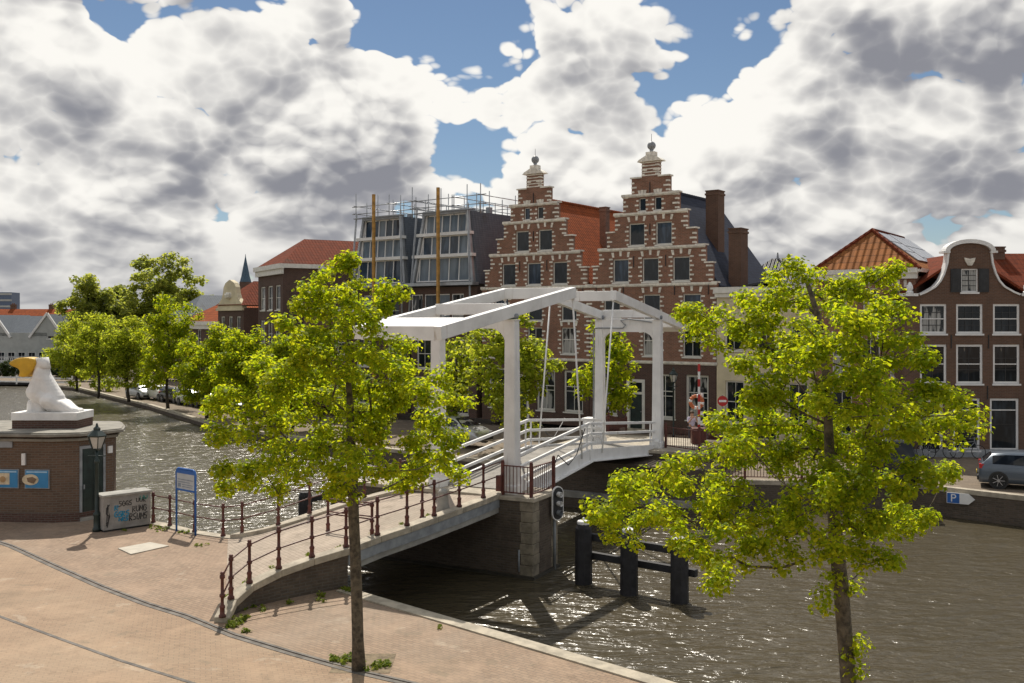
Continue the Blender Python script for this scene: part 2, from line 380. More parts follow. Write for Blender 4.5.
M_hedge = leafmat('hedge_leaf', (0.025,0.045,0.015), (0.06,0.08,0.02), (0.05,0.09,0.015), (0.12,0.15,0.03), 0.35)
M_weed = leafmat('weed_leaf', (0.10,0.16,0.02), (0.22,0.24,0.03), (0.2,0.3,0.03), (0.36,0.38,0.05), 0.4)
M_rubber = mat('tyre_rubber', (0.02,0.02,0.02), 0.8, 0.15, 5.0)
M_rim = mat('alloy', (0.5,0.5,0.52), 0.35, 0.1, 3.0, metal=0.7)
M_timber = mat('dark_dolphin_timber', (0.022,0.021,0.024), 0.7, 0.25, 3.0, 0.4, 12.0)
M_scaffwood = mat('orange_timber', (0.46,0.25,0.06), 0.7, 0.15, 3.0)
M_conc = mat('concrete', (0.34,0.33,0.30), 0.85, 0.12, 2.0, 0.2, dirt=0.3)

def paving(name, c1, c2, mortar, rot=0.0, bw=0.21, bh=0.105, stain=(0.30,0.25,0.2)):
    m = bpy.data.materials.new(name); nt, b = nodes_of(m)
    tc = N(nt, 'ShaderNodeTexCoord')
    mp = N(nt, 'ShaderNodeMapping'); mp.inputs['Rotation'].default_value = (0, 0, rot); L(nt, tc.outputs['Object'], mp.inputs[0])
    t = N(nt, 'ShaderNodeTexBrick', i_Scale=1.0); L(nt, mp.outputs[0], t.inputs['Vector'])
    t.inputs['Brick Width'].default_value = bw; t.inputs['Row Height'].default_value = bh; t.inputs['Mortar Size'].default_value = 0.008
    t.inputs['Color1'].default_value = (*c1,1); t.inputs['Color2'].default_value = (*c2,1); t.inputs['Mortar'].default_value = (*mortar,1)
    c = t.outputs['Color']
    for sc, lo, hi, k, colr in ((0.18,0.42,0.7,0.5,stain),(0.7,0.45,0.7,0.45,scale_col(c1,1.35)),(3.0,0.5,0.75,0.4,scale_col(c2,0.55)),(14.0,0.5,0.7,0.3,scale_col(c1,1.3)),(0.35,0.55,0.72,0.35,(0.17,0.14,0.10)),(1.6,0.58,0.66,0.45,(0.2,0.165,0.12)),(0.9,0.6,0.66,0.3,(0.5,0.43,0.34))):
        n = N(nt, 'ShaderNodeTexNoise', i_Scale=sc, i_Detail=7.0, i_Roughness=0.65, i_Distortion=0.4); L(nt, tc.outputs['Object'], n.inputs['Vector'])
        c = mixc(nt, math_n(nt, 'MULTIPLY', sstep(nt, n.outputs['Fac'], lo, hi), k), c, colr)
    L(nt, c, b.inputs['Base Color']); b.inputs['Roughness'].default_value = 0.85; b.inputs['Specular IOR Level'].default_value = 0.2
    nb = N(nt, 'ShaderNodeTexNoise', i_Scale=1.2, i_Detail=8.0); L(nt, tc.outputs['Object'], nb.inputs['Vector'])
    hh = math_n(nt, 'ADD', math_n(nt, 'MULTIPLY', t.outputs['Fac'], -0.25), nb.outputs['Fac'])
    bp = N(nt, 'ShaderNodeBump', i_Strength=0.6, i_Distance=0.03); L(nt, hh, bp.inputs['Height']); L(nt, bp.outputs[0], b.inputs['Normal'])
    MATS[name] = m; return m
M_paving = paving('pink_clinker_paving', (0.325,0.235,0.168), (0.265,0.188,0.134), (0.19,0.15,0.115), R(38))
M_road = paving('road_clinkers', (0.335,0.238,0.162), (0.295,0.205,0.14), (0.23,0.175,0.125), R(-18), stain=(0.41,0.32,0.23))
M_farpav = paving('far_quay_clinkers', (0.24,0.19,0.14), (0.19,0.15,0.115), (0.15,0.13,0.1), R(10), stain=(0.16,0.13,0.1))
M_deck = paving('grey_deck_clinkers', (0.40,0.33,0.265), (0.34,0.28,0.225), (0.26,0.215,0.17), R(62), stain=(0.3,0.27,0.22))

def watermat():
    m = bpy.data.materials.new('canal_water'); nt, b = nodes_of(m)
    tc = N(nt, 'ShaderNodeTexCoord')
    hs = None
    for sc, k, sx, rot in ((0.5,0.4,0.5,R(20)),(1.5,0.7,0.45,R(-12)),(3.6,0.5,0.42,R(14)),(9.0,0.12,0.5,R(-20))):
        mp = N(nt, 'ShaderNodeMapping'); mp.inputs['Scale'].default_value = (sx,1,1); mp.inputs['Rotation'].default_value = (0,0,rot); L(nt, tc.outputs['Object'], mp.inputs[0])
        n = N(nt, 'ShaderNodeTexNoise', i_Scale=sc, i_Detail=3.0, i_Roughness=0.5, i_Distortion=0.6); L(nt, mp.outputs[0], n.inputs['Vector'])
        v = math_n(nt, 'MULTIPLY', n.outputs['Fac'], k/sc**0.35)
        hs = v if hs is None else math_n(nt, 'ADD', hs, v)
    bp = N(nt, 'ShaderNodeBump', i_Strength=1.0, i_Distance=WATER_D); L(nt, hs, bp.inputs['Height']); L(nt, bp.outputs[0], b.inputs['Normal'])
    n = N(nt, 'ShaderNodeTexNoise', i_Scale=0.12, i_Detail=4.0); L(nt, tc.outputs['Object'], n.inputs['Vector'])
    L(nt, mixc(nt, n.outputs['Fac'], (0.085,0.068,0.04), (0.062,0.053,0.033)), b.inputs['Base Color'])
    b.inputs['Roughness'].default_value = 0.24; b.inputs['IOR'].default_value = 1.33; b.inputs['Specular IOR Level'].default_value = 0.7
    return m
WATER_D = 0.34
# ------------------------------------------------------------------ the setting: water, banks, paving
WZ = -1.2
def struct(o): o['kind'] = 'structure'; return o
mb = MB(); mb.quad((-900,-300,WZ),(900,-300,WZ),(900,900,WZ),(-900,900,WZ)); struct(mb.build('water', watermat()))
NEAR = [(-400,95),(-18,38.6),(-15.2,37.8),(-13.7,34.7),(-13.3,33.8),(-11.9,32.95),(-10.4,31.75),(-9.3,31.15),(-8.6,30.85),(-7.4,30.65),(-6.6,31.2),(-5.9,29.5),(-4.6,25.9),(-4.3,25.0),(-3.36,24.15),(3.05,18.5),(20,2.9),(80,-60),(400,-400),(-400,-400)]
mb = MB(); mb.add([(x,y,0) for x, y in NEAR], [tuple(range(len(NEAR)-1,-1,-1))]); struct(mb.build('near_quay_paving', M_paving))
def zf(x): return -0.75*min(1.0, max(0.0, (-x-3)/15))
FAR = [(-600,135),(-60,119),(-50.5,111),(-33,87.5),(-21,69.7),(-9.5,56.5),(2.3,44.9),(7.6,42.1),(17,41),(20.3,38),(40,19),(600,-160)]
mb = MB()
ins = []
for i, (x, y) in enumerate(FAR):
    a = FAR[max(i-1,0)]; b = FAR[min(i+1,len(FAR)-1)]
    d = Vector((b[0]-a[0], b[1]-a[1])).normalized(); n = Vector((-d.y, d.x))
    ins.append((x+n.x*18, y+n.y*18))
va = [(x,y,zf(x)) for x, y in FAR]; vb = [(p[0],p[1],zf(x)) for p, (x,y) in zip(ins, FAR)]
vc = [(x*1.4-(300 if x < -50 else 0), 420, zf(x)) if i < 8 else (x*1.4+60, 420, 0) for i, (x,y) in enumerate(FAR)]
vd = [(x*6, 4000, zf(x)) for x, y, z in vc]
n = len(FAR)
mb.add(va+vb+vc+vd, [(k*n+i, k*n+i+1, (k+1)*n+i+1, (k+1)*n+i) for k in range(3) for i in range(n-1)])
struct(mb.build('far_quay_ground', M_farpav))

def off(line, d):                                   # offset a polyline to its left by d
    out = []
    for i, p in enumerate(line):
        a = line[max(i-1,0)]; b = line[min(i+1,len(line)-1)]
        t = Vector((b[0]-a[0], b[1]-a[1])).normalized()
        out.append((p[0]-t.y*d, p[1]+t.x*d, p[2] if len(p) > 2 else 0.0))
    return out
def ribbon(mb, la, lb, dz0, dz1):                   # solid strip between two polylines
    for i in range(len(la)-1):
        q = [la[i], la[i+1], lb[i+1], lb[i]]
        mb.hexa([(p[0],p[1],p[2]+dz0) for p in q]+[(p[0],p[1],p[2]+dz1) for p in q])
def quay(label, line, inward, cap=0.35, depth=2.6):
    t = thing('quay_wall', label, 'quay wall')
    m = MB(); ribbon(m, line, off(line, inward*0.5), -depth, -0.01); m.build('wall', M_brickwall, t)
    m = MB(); ribbon(m, off(line, -inward*0.03), off(line, inward*cap), -0.16, 0.035); m.build('coping', M_coping, t)
    return t
quay('brick quay wall with stone coping along the near terrace under the two trees', [(-4.3,25.0,0),(-3.36,24.15,0),(0,21.2,0),(3.05,18.5,0),(20,2.9,0),(80,-60,0)], -1)
quay('brick quay wall along the plaza edge beside the blue sign frame', [(-15.2,37.8,0),(-13.7,34.7,0),(-13.3,33.8,0),(-11.9,32.95,0),(-10.4,31.75,0),(-9.3,31.15,0),(-8.6,30.85,0),(-7.4,30.65,0),(-6.6,31.2,0)], -1)
quay('shaded brick abutment wall under the curved bridge ramp', [(-6.6,31.2,-.05),(-5.9,29.5,-.05),(-4.6,25.9,-.05),(-4.3,25.0,-.05)], -1, 0.3)
quay('long low quay wall lined with trees and parked cars on the far left bank', [(x,y,zf(x)) for x, y in FAR[1:7]], 1)
quay('dark brick quay wall carrying the blue parking arrow sign', [(x,y,0) for x, y in FAR[7:11]], 1)

# road sheet with its gutter, second gutter line
g1 = [G(*p) for p in ((-60,528),(-20,537),(10,547),(51,566),(98,587),(145,605),(184,617),(230,636),(289,654),(352,672),(430,690),(560,718))]
g1 = [(p.x,p.y,0.0) for p in g1]
mb = MB(); road = g1+[(30,-60,0),(-120,-60,0),(-60,40,0)]
mb.add([(x,y,0.004) for x,y,z in road], [tuple(range(len(road)))]); 
o = mb.build('road', M_road); struct(o)
mb = MB(); ribbon(mb, off(g1,-0.06), off(g1,0.05), 0.0, 0.014); ribbon(mb, off(g1,0.09), off(g1,0.16), 0.0, 0.02)
struct(mb.build('road_gutter', mat('gutter_stone', (0.15,0.135,0.12), 0.85, 0.2, 3.0, 0.3)))
g2 = [(p.x,p.y,0.0) for p in [G(*q) for q in ((-60,596),(0,617),(59,639),(117,660),(187,682),(260,705),(400,745))]]
mb = MB(); ribbon(mb, off(g2,-0.03), off(g2,0.05), 0.0, 0.012); struct(mb.build('road_edge_line', MATS['gutter_stone']))
pp = [G(*q) for q in ((118,549),(150,543),(169,546.5),(131,555))]
mb = MB(); mb.add([(p.x,p.y,z) for z in (0.0,0.03) for p in pp], [(3,2,1,0),(4,5,6,7),(0,1,5,4),(1,2,6,5),(2,3,7,6),(3,0,4,7)])
tag(mb.build('ground_slab', mat('pale_slab', (0.46,0.42,0.35), 0.8, 0.06, 3.0)), 'pale rectangular stone slab set flush in the plaza paving', 'slab')

# ------------------------------------------------------------------ curved ramp up to the drawbridge
NP = [(-6.64,22.2,0.0),(-6.62,22.8,0.25),(-6.36,23.4,0.455),(-5.8,24.0,0.65),(-5.1,24.6,0.79),(-4.31,25.15,0.92),(-3.63,26.2,1.0),(-2.92,27.1,1.07),(-2.23,28.1,1.14),(-1.55,29.1,1.21),(-0.85,30.2,1.28),(-0.16,31.4,1.35)]
FP = [(-9.2,31.1,0.0),(-8.9,30.95,0.02),(-8.6,30.8,0.08),(-8.0,30.65,0.22),(-7.4,30.6,0.4),(-6.9,30.95,0.52),(-6.3,31.45,0.66),(-5.6,31.95,0.82),(-4.94,32.35,0.95),(-4.2,32.65,1.08),(-3.4,32.85,1.22),(-2.65,33.0,1.35)]
m = MB(); nn = 8; vs = []; 
for a, b in zip(NP, FP):
    for k in range(nn+1):
        t = k/nn; vs.append(tuple(a[j]+(b[j]-a[j])*t+(0.006 if j == 2 else 0) for j in range(3)))
m.add(vs, [(i*(nn+1)+k, i*(nn+1)+k+1, (i+1)*(nn+1)+k+1, (i+1)*(nn+1)+k) for i in range(11) for k in range(nn)][::-1])
struct(m.build('bridge_ramp', M_deck))
t = thing('ramp_wall', 'curved brick retaining wall and stone parapet along the near side of the bridge ramp', 'retaining wall')
m = MB(); ext = [(p[0],p[1],p[2]) for p in NP]
wa, wb_ = off(ext[:6],-0.02), off(ext[:6],0.4)
for i in range(5):
    q = [wa[i],wa[i+1],wb_[i+1],wb_[i]]; m.hexa([(p[0],p[1],-.3) for p in q]+[(p[0],p[1],p[2]-.03) for p in q])
m.build('wall', M_brickwall, t)
m = MB(); ribbon(m, off(ext,-0.1), off(ext,0.26), -0.06, 0.12); m.build('coping', M_coping, t, bevel=0.02)
m = MB(); ribbon(m, off(ext[5:],-0.06), off(ext[5:],0.1), -0.34, -0.06); m.build('edge_beam', M_lead, t)
m = MB(); ribbon(m, [(p[0]+.15,p[1]+.2,p[2]) for p in NP[5:]], FP[5:], -0.5, -0.06); m.build('slab', M_conc, t)
t = thing('ramp_parapet', 'cream stone parapet kerb along the water side of the bridge ramp', 'parapet')
m = MB(); ribbon(m, off(FP[1:],-0.28), off(FP[1:],0.14), -0.3, 0.12); m.build('coping', M_coping, t, bevel=0.02)

def post_mb(h=1.05, r=0.045, ball=False):
    q = [(r*1.9,0),(r*1.9,0.04),(r*1.3,0.07),(r*1.25,0.2),(r*1.5,0.22),(r*1.5,0.25),(r*0.9,0.29),(r*0.85,h*0.43),(r*1.5,h*0.45),(r*1.5,h*0.5),(r*0.9,h*0.52),(r*0.85,h*0.84),(r*1.4,h*0.86),(r*1.4,h*0.92),(r*0.9,h*0.94),(r*1.25,h*0.97),(r*0.7,h)]
    return MB().lathe(q, n=10)
POST = post_mb().mesh('railing_post', M_red, True)
def railing(label, pts, group=None, loc_rails=(0.5,0.93), rad=0.02, skip=()):
    t = thing('iron_railing', label, 'railing', pts[0], 0, group)
    o0 = Vector(pts[0])
    for i, p in enumerate(pts):
        if i not in skip: place('post', POST, t, Vector(p)-o0)
    for k, hz in enumerate(loc_rails):
        m = MB(); m.tube([Vector(p)-o0+Vector((0,0,hz)) for p in pts], rad, 8); m.build('rail', M_red, t, True)
    return t
def up(p, dz=0.13): return (p[0], p[1], p[2]+dz)
ni = off(NP, 0.06)
railing('dark red iron railing curving up along the near side of the ramp', [up(p) for p in ni])
lp = [(-12.35,33.05,0.03),(-11.6,32.55,0.03),(-10.45,31.6,0.03),(-9.32,30.97,0.03),(-8.62,30.66,0.15),(-7.42,30.48,0.5),(-6.55,31.05,0.74),(-4.95,32.2,1.07),(-3.8,32.6,1.25),(-2.75,32.85,1.47)]
railing('dark red iron railing along the water side of the plaza and ramp', lp)
b0 = G(328,531,0.74); b1 = G(372,539,0.95); b2 = G(379,540,0.7)
railing('short dark red barrier railing standing across the ramp footway', [(b0.x,b0.y,0.70),(b1.x,b1.y,0.95)], None, (0.55,0.62,0.93,1.0))
b3 = G(423,520,1.1)
t = thing('bollard', 'slim dark red iron post alone on the ramp behind the near railing', 'bollard', (b3.x-.05,b3.y+.3,1.09)); place('post', POST, t, (0,0,0))
t = thing('bollard', 'thick grey stone bollard on the ramp just before the drawbridge', 'bollard', (-2.1,29.25,1.13))
MB().lathe([(0.24,0),(0.22,0.1),(0.17,0.3),(0.15,0.6),(0.16,0.62),(0.1,0.72)], n=14).build('body', M_conc, t, True)

# ------------------------------------------------------------------ drawbridge (local x: across, y: along, towards the far bank)
BR = R(-28.03); BC = Vector((-1.25,31.87,0))
def bloc(x, y, z=0.0):
    return BC+Vector((x*math.cos(BR)-y*math.sin(BR), x*math.sin(BR)+y*math.cos(BR), z))
t = thing('bridge_pier', 'brick bridge pier with stone quoins standing in the canal under the near portal', 'bridge pier', BC, BR)
m = MB(); m.box(-4.4,2.42,-0.49,1.3,-2.6,1.24); m.build('shaft', M_brickwall, t)
m = MB(); mq = MB()
for k in range(8):
    z = -1.45+k*0.34; w = 0.46 if k % 2 else 0.42; w2 = 0.42 if k % 2 else 0.46
    m.box(2.42-w,2.435,-0.51,-0.49+w2,z,z+0.325); mq.box(2.44-w2,2.437,1.3-w,1.32,z,z+0.325)
mq.build('quoin', M_quoin, t, bevel=0.015); m.build('quoin', M_quoin, t, bevel=0.015)
m = MB(); m.box(-4.45,2.5,-0.57,1.38,1.24,1.37); m.build('cap_stone', M_coping, t, bevel=0.02)
m = MB(); m.box(-4.46,2.5,-0.56,1.38,-1.5,-1.1); m.build('footing', mat('wet_stone', (0.05,0.045,0.035), 0.5, 0.2, 3.0), t)
m = MB(); m.cyl((2.47,1.0,-1.4),(2.47,1.0,1.2),0.05,n=8); m.cyl((1.95,-0.53,-1.0),(1.95,-0.53,-0.3),0.03,n=8); m.build('pipe', M_lead, t, True)
t = thing('bridge_abutment', 'dark brick abutment with a concrete ledge under the far end of the drawbridge', 'bridge abutment', BC, BR)
m = MB(); m.box(-3.2,3.8,13.1,18,-2.6,1.08); m.build('wall', M_brickwall, t)
m = MB(); m.box(-4.5,5.2,10.75,13.1,-2.6,-0.75); m.box(-4.5,4.6,11.0,13.1,-.5,.82); m.build('fender_block', M_brickwall, t)
m = MB(); m.box(-4.55,5.25,10.7,13.1,-0.75,-0.5); m.build('ledge', M_conc, t)
m = MB(); m.box(-3.25,3.85,13.05,18,1.08,1.2); m.build('cap_stone', M_coping, t)
m = MB(); ribbon(m, [bloc(-2.6,17.9,1.19),bloc(-2.8,24,0.02)], [bloc(3.8,17.9,1.19),bloc(4.2,24,0.02)], -1.3, 0.01)
struct(m.build('far_bridge_ramp', M_farpav))

def dz(y): return 1.38+0.57*(y/6.5) if y < 6.5 else 1.95-0.68*((y-6.5)/7.6)
t = thing('drawbridge', 'white steel double drawbridge with two portals, tilted balance beams and sloping handrails', 'drawbridge', BC, BR)
def post_leg(x, y, z0, z1, foot):
    m = MB(); w0, w1 = 0.225, 0.185
    def ring(w, z): c = w*0.42; return [(x-w+c*.4,y-w,z),(x+w-c*.4,y-w,z),(x+w,y-w+c*.4,z),(x+w,y+w-c*.4,z),(x+w-c*.4,y+w,z),(x-w+c*.4,y+w,z),(x-w,y+w-c*.4,z),(x-w,y-w+c*.4,z)]
    rings = [ring(w0*1.15,z0),ring(w0*1.15,z0+.25),ring(w0,z0+.32),ring(w1,z1-.05),ring(w1*1.15,z1-.04),ring(w1*1.15,z1)]
    vs = sum(rings, []); nr = len(rings)
    m.add(vs, [(i*8+k,i*8+(k+1)%8,(i+1)*8+(k+1)%8,(i+1)*8+k) for i in range(nr-1) for k in range(8)]+[tuple(range(7,-1,-1)),tuple(range((nr-1)*8,nr*8))])
    # splayed foot along the deck
    m.hexa([(x-.16,y,z0),(x+.16,y,z0),(x+.16,y+foot,z0),(x-.16,y+foot,z0),(x-.16,y,z0+.62),(x+.16,y,z0+.62),(x+.16,y+foot,z0+.3),(x-.16,y+foot,z0+.3)])
    return m
def header(y, z0, z1, zb):
    m = MB(); m.box(-1.24,1.24,y-.13,y+.13,z0,z1)
    for s in (-1,1):
        arc = [(s*1.24,zb)]+[(s*(1.24-0.55*(1-math.cos(a))), zb+(z0-zb)*math.sin(a)) for a in [math.pi/2*k/6 for k in range(1,7)]]+[(s*1.24,z0)]
        if s > 0: arc = arc[::-1]
        m.prism_y(arc, y-.11, y+.11)
    return m
for y, z0, foot in ((0,1.37,0.75),(14.1,1.2,-0.7)):
    for s in (-1,1): post_leg(s*1.42,y,z0,7.02,foot*(1 if foot > 0 else .5)).build('portal_post', M_bridge, t, bevel=0.01)
header(0,6.72,7.0,6.15).build('portal_header', M_bridge, t); header(14.1,6.45,7.0,5.95).build('portal_header', M_bridge, t)
for (ya, za, yb, zb) in ((-4.5,6.62,4.8,8.02),(18.4,6.62,8.7,8.0)):
    for s in (-1,1):
        m = MB(); m.bar((s*1.42,ya,za),(s*1.42,yb,zb),0.25,0.39,Vector((0,0,1))); m.build('balance_beam', M_bridge, t, bevel=0.012)
    sg = 1 if yb > ya else -1
    def zz(y): return za+(zb-za)*(y-ya)/(yb-ya)
    y = yb-sg*0.16; m = MB(); m.box(-1.3,1.3,y-.12,y+.12,zz(y)-.2,zz(y)+.2); m.build('cross_beam', M_bridge, t, bevel=0.01)
    y = 0.0 if sg > 0 else 14.1
    m = MB(); m.box(-1.3,1.3,y-.12-sg*.25,y+.12-sg*.25,zz(y)-.12,zz(y)+.24); m.build('cross_beam', M_bridge, t, bevel=0.01)
    y0, y1 = ya+sg*.02, ya+sg*1.7
    m = MB(); m.hexa([(-1.29,y0,zz(y0)-.21),(1.29,y0,zz(y0)-.21),(1.29,y1,zz(y1)-.21),(-1.29,y1,zz(y1)-.21),(-1.29,y0,zz(y0)+.2),(1.29,y0,zz(y0)+.2),(1.29,y1,zz(y1)+.2),(-1.29,y1,zz(y1)+.2)] if sg > 0 else
        [(-1.29,y1,zz(y1)-.21),(1.29,y1,zz(y1)-.21),(1.29,y0,zz(y0)-.21),(-1.29,y0,zz(y0)-.21),(-1.29,y1,zz(y1)+.2),(1.29,y1,zz(y1)+.2),(1.29,y0,zz(y0)+.2),(-1.29,y0,zz(y0)+.2)])
    m.build('counterweight', M_bridge, t, bevel=0.01)
    m = MB()
    for s in (-1,1):
        yp = 0 if sg > 0 else 14.1
        m.cyl((s*1.42-.2,yp,7.12),(s*1.42+.2,yp,7.12),0.09,n=10)
    m.build('axle', M_lead, t, True)
M_planks = mat('grey_bridge_planks', (0.27,0.25,0.22), 0.8, 0.12, 2.0, 0.2, dirt=0.3)
for ya, yb in ((0.32,6.47),(13.8,6.53)):
    m = MB(); a, b = min(ya,yb), max(ya,yb)
    npl = 34
    for k in range(npl):
        p, q = a+(b-a)*k/npl, a+(b-a)*(k+1)/npl-.012
        m.hexa([(-1.25,p,dz(p)-.1),(1.25,p,dz(p)-.1),(1.25,q,dz(q)-.1),(-1.25,q,dz(q)-.1),(-1.25,p,dz(p)),(1.25,p,dz(p)),(1.25,q,dz(q)),(-1.25,q,dz(q))])
    m.build('deck_leaf', M_planks, t)
    for s in (-1,1):
        m = MB(); x0, x1 = (1.26,1.36) if s > 0 else (-1.36,-1.26)
        m.hexa([(x0,a,dz(a)-.4),(x1,a,dz(a)-.4),(x1,b,dz(b)-.4),(x0,b,dz(b)-.4),(x0,a,dz(a)+.06),(x1,a,dz(a)+.06),(x1,b,dz(b)+.06),(x0,b,dz(b)+.06)])
        x2 = s*1.42; m.bar((x2,a,dz(a)-.38),(x2,b,dz(b)-.38),0.22,0.03); m.build('girder', M_bridge, t)
        m = MB()
        for hz in (1.06,0.66,0.28): m.bar((s*1.32,a+(.0 if a > 1 else -.1),dz(a)+hz),(s*1.32,b+(.1 if b > 13 else 0),dz(b)+hz),0.085,0.105)
        for k in range(2):
            y = a+(b-a)*((.06,.97)[k] if a < 1 else (.03,.94)[k])
            m.bar((s*1.32,y,dz(y)+.02),(s*1.32,y,dz(y)+1.05),0.06,0.06)
        m.build('handrail', M_bridge, t, bevel=0.01)
for yt, zt, yb in ((4.75,7.85,5.65),(8.75,7.85,7.6)):
    for s in (-1,1):
        m = MB(); m.cyl((s*1.42,yt,zt),(s*1.40,yb,dz(yb)-.1),0.035,n=8); m.cyl((s*1.42,yt,zt+.1),(s*1.42,yt,zt-.12),0.07,n=8); m.build('hanger_rod', M_bridge, t, True)
# cable conduits on the far portal, dark cables along the deck
m = MB(); m.tube([(-1.66,13.9,1.3),(-1.66,13.9,6.5),(-1.6,13.9,6.62),(-.2,13.88,6.62),(-.05,13.88,6.75),(-.3,13.88,6.98),(0.1,13.88,7.05),(1.2,13.88,6.9)], 0.035, 6)
m.build('cable_conduit', M_lead, t, True)
m = MB(); m.tube([(1.45,5.8,dz(5.8)+1.0),(1.47,5.0,dz(5)+.2),(1.5,4.2,dz(4)+.0),(1.46,3.4,dz(3)+.55),(1.45,3.2,dz(3)+.3)], 0.02, 5)
m.tube([(-1.46,7.6,dz(7.6)+1.2),(-1.48,8.5,dz(8.5)+.5),(-1.5,9.3,dz(9)+.3),(-1.46,10.3,dz(10)+1.1)], 0.02, 5); m.build('cable', M_black, t, True)
m = MB(); m.box(-2.15,-1.66,13.75,14.35,1.2,2.35); m.box(-2.18,-1.64,13.72,14.38,2.35,2.41); o = m.build('control_box', M_bridge, None, bevel=0.02); o.location = BC; o.rotation_euler = (0,0,BR)
tag(o, 'white steel control box beside the far portal post of the drawbridge', 'control box')

# bar railing on the pier corner
def bar_railing(label, pts, h=0.98, step=0.13, loc=None, rz=0.0, posts=True):
    t = thing('bar_railing', label, 'railing', loc or (0,0,0), rz)
    for a, b in zip(pts[:-1], pts[1:]):
        a, b = Vector(a), Vector(b); ln = (b-a).length; k = max(1, int(ln/step)); m = MB()
        for i in range(1, k): p = a+(b-a)*i/k; m.cyl(p+Vector((0,0,.1)), p+Vector((0,0,h-.03)), 0.014, n=6)
        for z in (0.1, h-.03): m.bar(a+Vector((0,0,z)), b+Vector((0,0,z)), 0.05, 0.035)
        m.build('bar_panel', M_red, t)
    for p in pts:
        m = MB(); m.box(p[0]-.045,p[0]+.045,p[1]-.045,p[1]+.045,p[2],p[2]+h+.08); m.sphere((p[0],p[1],p[2]+h+.1),0.055,6); m.build('post', M_red, t)
    return t
t = bar_railing('dark red bar railing round the corner of the bridge pier', [(1.28,-.38,1.37),(2.32,-.4,1.37),(2.34,1.2,1.37)], loc=BC, rz=BR)
o = MB().box(1.12,1.3,-.55,-.42,1.5,2.0).build('plate', M_red, t)
bar_railing('dark red bar railing along the far quay beyond the drawbridge', [(1.75,14.25,1.2),(3.6,13.3,1.2),(3.7,17.5,1.2)], loc=BC, rz=BR)
bar_railing('low dark red bar railing running right from the far bridge end', [(7.9,42.25,0.04),(10.2,42.05,0.04),(12.6,41.75,0.04),(15,41.45,.04)], 1.0)
bar_railing('dark red bar railing on the left side of the far bridge ramp', [(-2.3,15.2,1.2),(-2.5,17.8,1.2),(-2.6,20.5,.75)], loc=BC, rz=BR)

# canal signal on the pier
p = bloc(2.62,0.9,0)
t = thing('canal_signal', 'black oval boat signal with white rim and hooded lamps on the bridge pier', 'signal', p, BR-R(22))
def oval(hw, h, n=9):
    r = hw; q = [(r*math.sin(a), h/2-r+r*math.cos(a)) for a in [math.pi*k/n-math.pi/2 for k in range(n+1)]]
    return q+[(-x,-z) for x, z in q]
def oval_x(mb, hw, h, x0, x1, cz):
    q = oval(hw, h); n = len(q); vs = [(x0,y,z+cz) for y, z in q]+[(x1,y,z+cz) for y, z in q]
    mb.add(vs, [tuple(range(n)), tuple(range(2*n-1,n-1,-1))]+[(k,n+k,n+(k+1)%n,(k+1)%n) for k in range(n)])
m = MB(); oval_x(m, 0.25, 1.12, -.02, .03, 1.0); m.build('rim', M_white, t)
m = MB(); oval_x(m, 0.215, 1.05, .0, .04, 1.0); m.build('board', M_black, t)
for k in range(3):
    m = MB(); m.cyl((.04,0,.7+.3*k),(.2,0,.7+.3*k),.085,n=12,cap=False); m.cyl((.04,0,.7+.3*k),(.06,0,.7+.3*k),.08,n=12); m.build('lamp_hood', M_white if k else M_lead, t)
MB().bar((-.25,0,1.0),(0,0,1.0),.06,.06).build('bracket', M_lead, t)

# mooring dolphins
def dolphins(label, pts, r=0.25):
    t = thing('mooring_fender', label, 'mooring fender', (pts[0][0],pts[0][1],WZ)); o0 = Vector((pts[0][0],pts[0][1],WZ))
    for x, y, z in pts:
        b = Vector((x,y,-2.2))-o0; tp = Vector((x,y,z))-o0
        m = MB(); q = [(r*1.12,0),(r*1.05,tp.z-b.z-.5),(r,tp.z-b.z-.2),(r*.78,tp.z-b.z-.06)]; m.lathe(q, b, 8); p = m.build('pile', M_timber, t)
        m = MB(); m.lathe([(r*.8,0),(r*.82,.07),(r*.74,.1)], Vector((x,y,z-.07))-o0, 10); m.cyl(Vector((x,y,z))-o0, Vector((x,y,z+.13))-o0, .03, n=8); m.build('cap', M_white, t)
    for zz_ in (-0.35, 0.22):
        pts2 = [Vector((x,y,zz_))-o0+Vector((.05,.28,0)) for x, y, z in pts]; d = (pts2[-1]-pts2[0]).normalized()
        m = MB(); m.bar(pts2[0]-d*.3, pts2[-1]+d*.55, .18, .22); m.build('fender_beam', M_timber, t, bevel=0.02)
    return t
dolphins('three dark timber mooring piles with white caps joined by beams beside the near pier', [(2.23,29.9,.72),(3.5,28.7,.73),(4.87,27.9,.64)])
dolphins('dark timber mooring piles half hidden behind the ramp railing', [(-7.75,36.0,.62),(-6.75,37.2,.62),(-5.7,38.5,.62)])

# ------------------------------------------------------------------ pump house with the giant foot
t = thing('pump_house', 'small dark brick pump house with flat overhanging roof and a green side door', 'pump house', (-15.9,33.2,0))
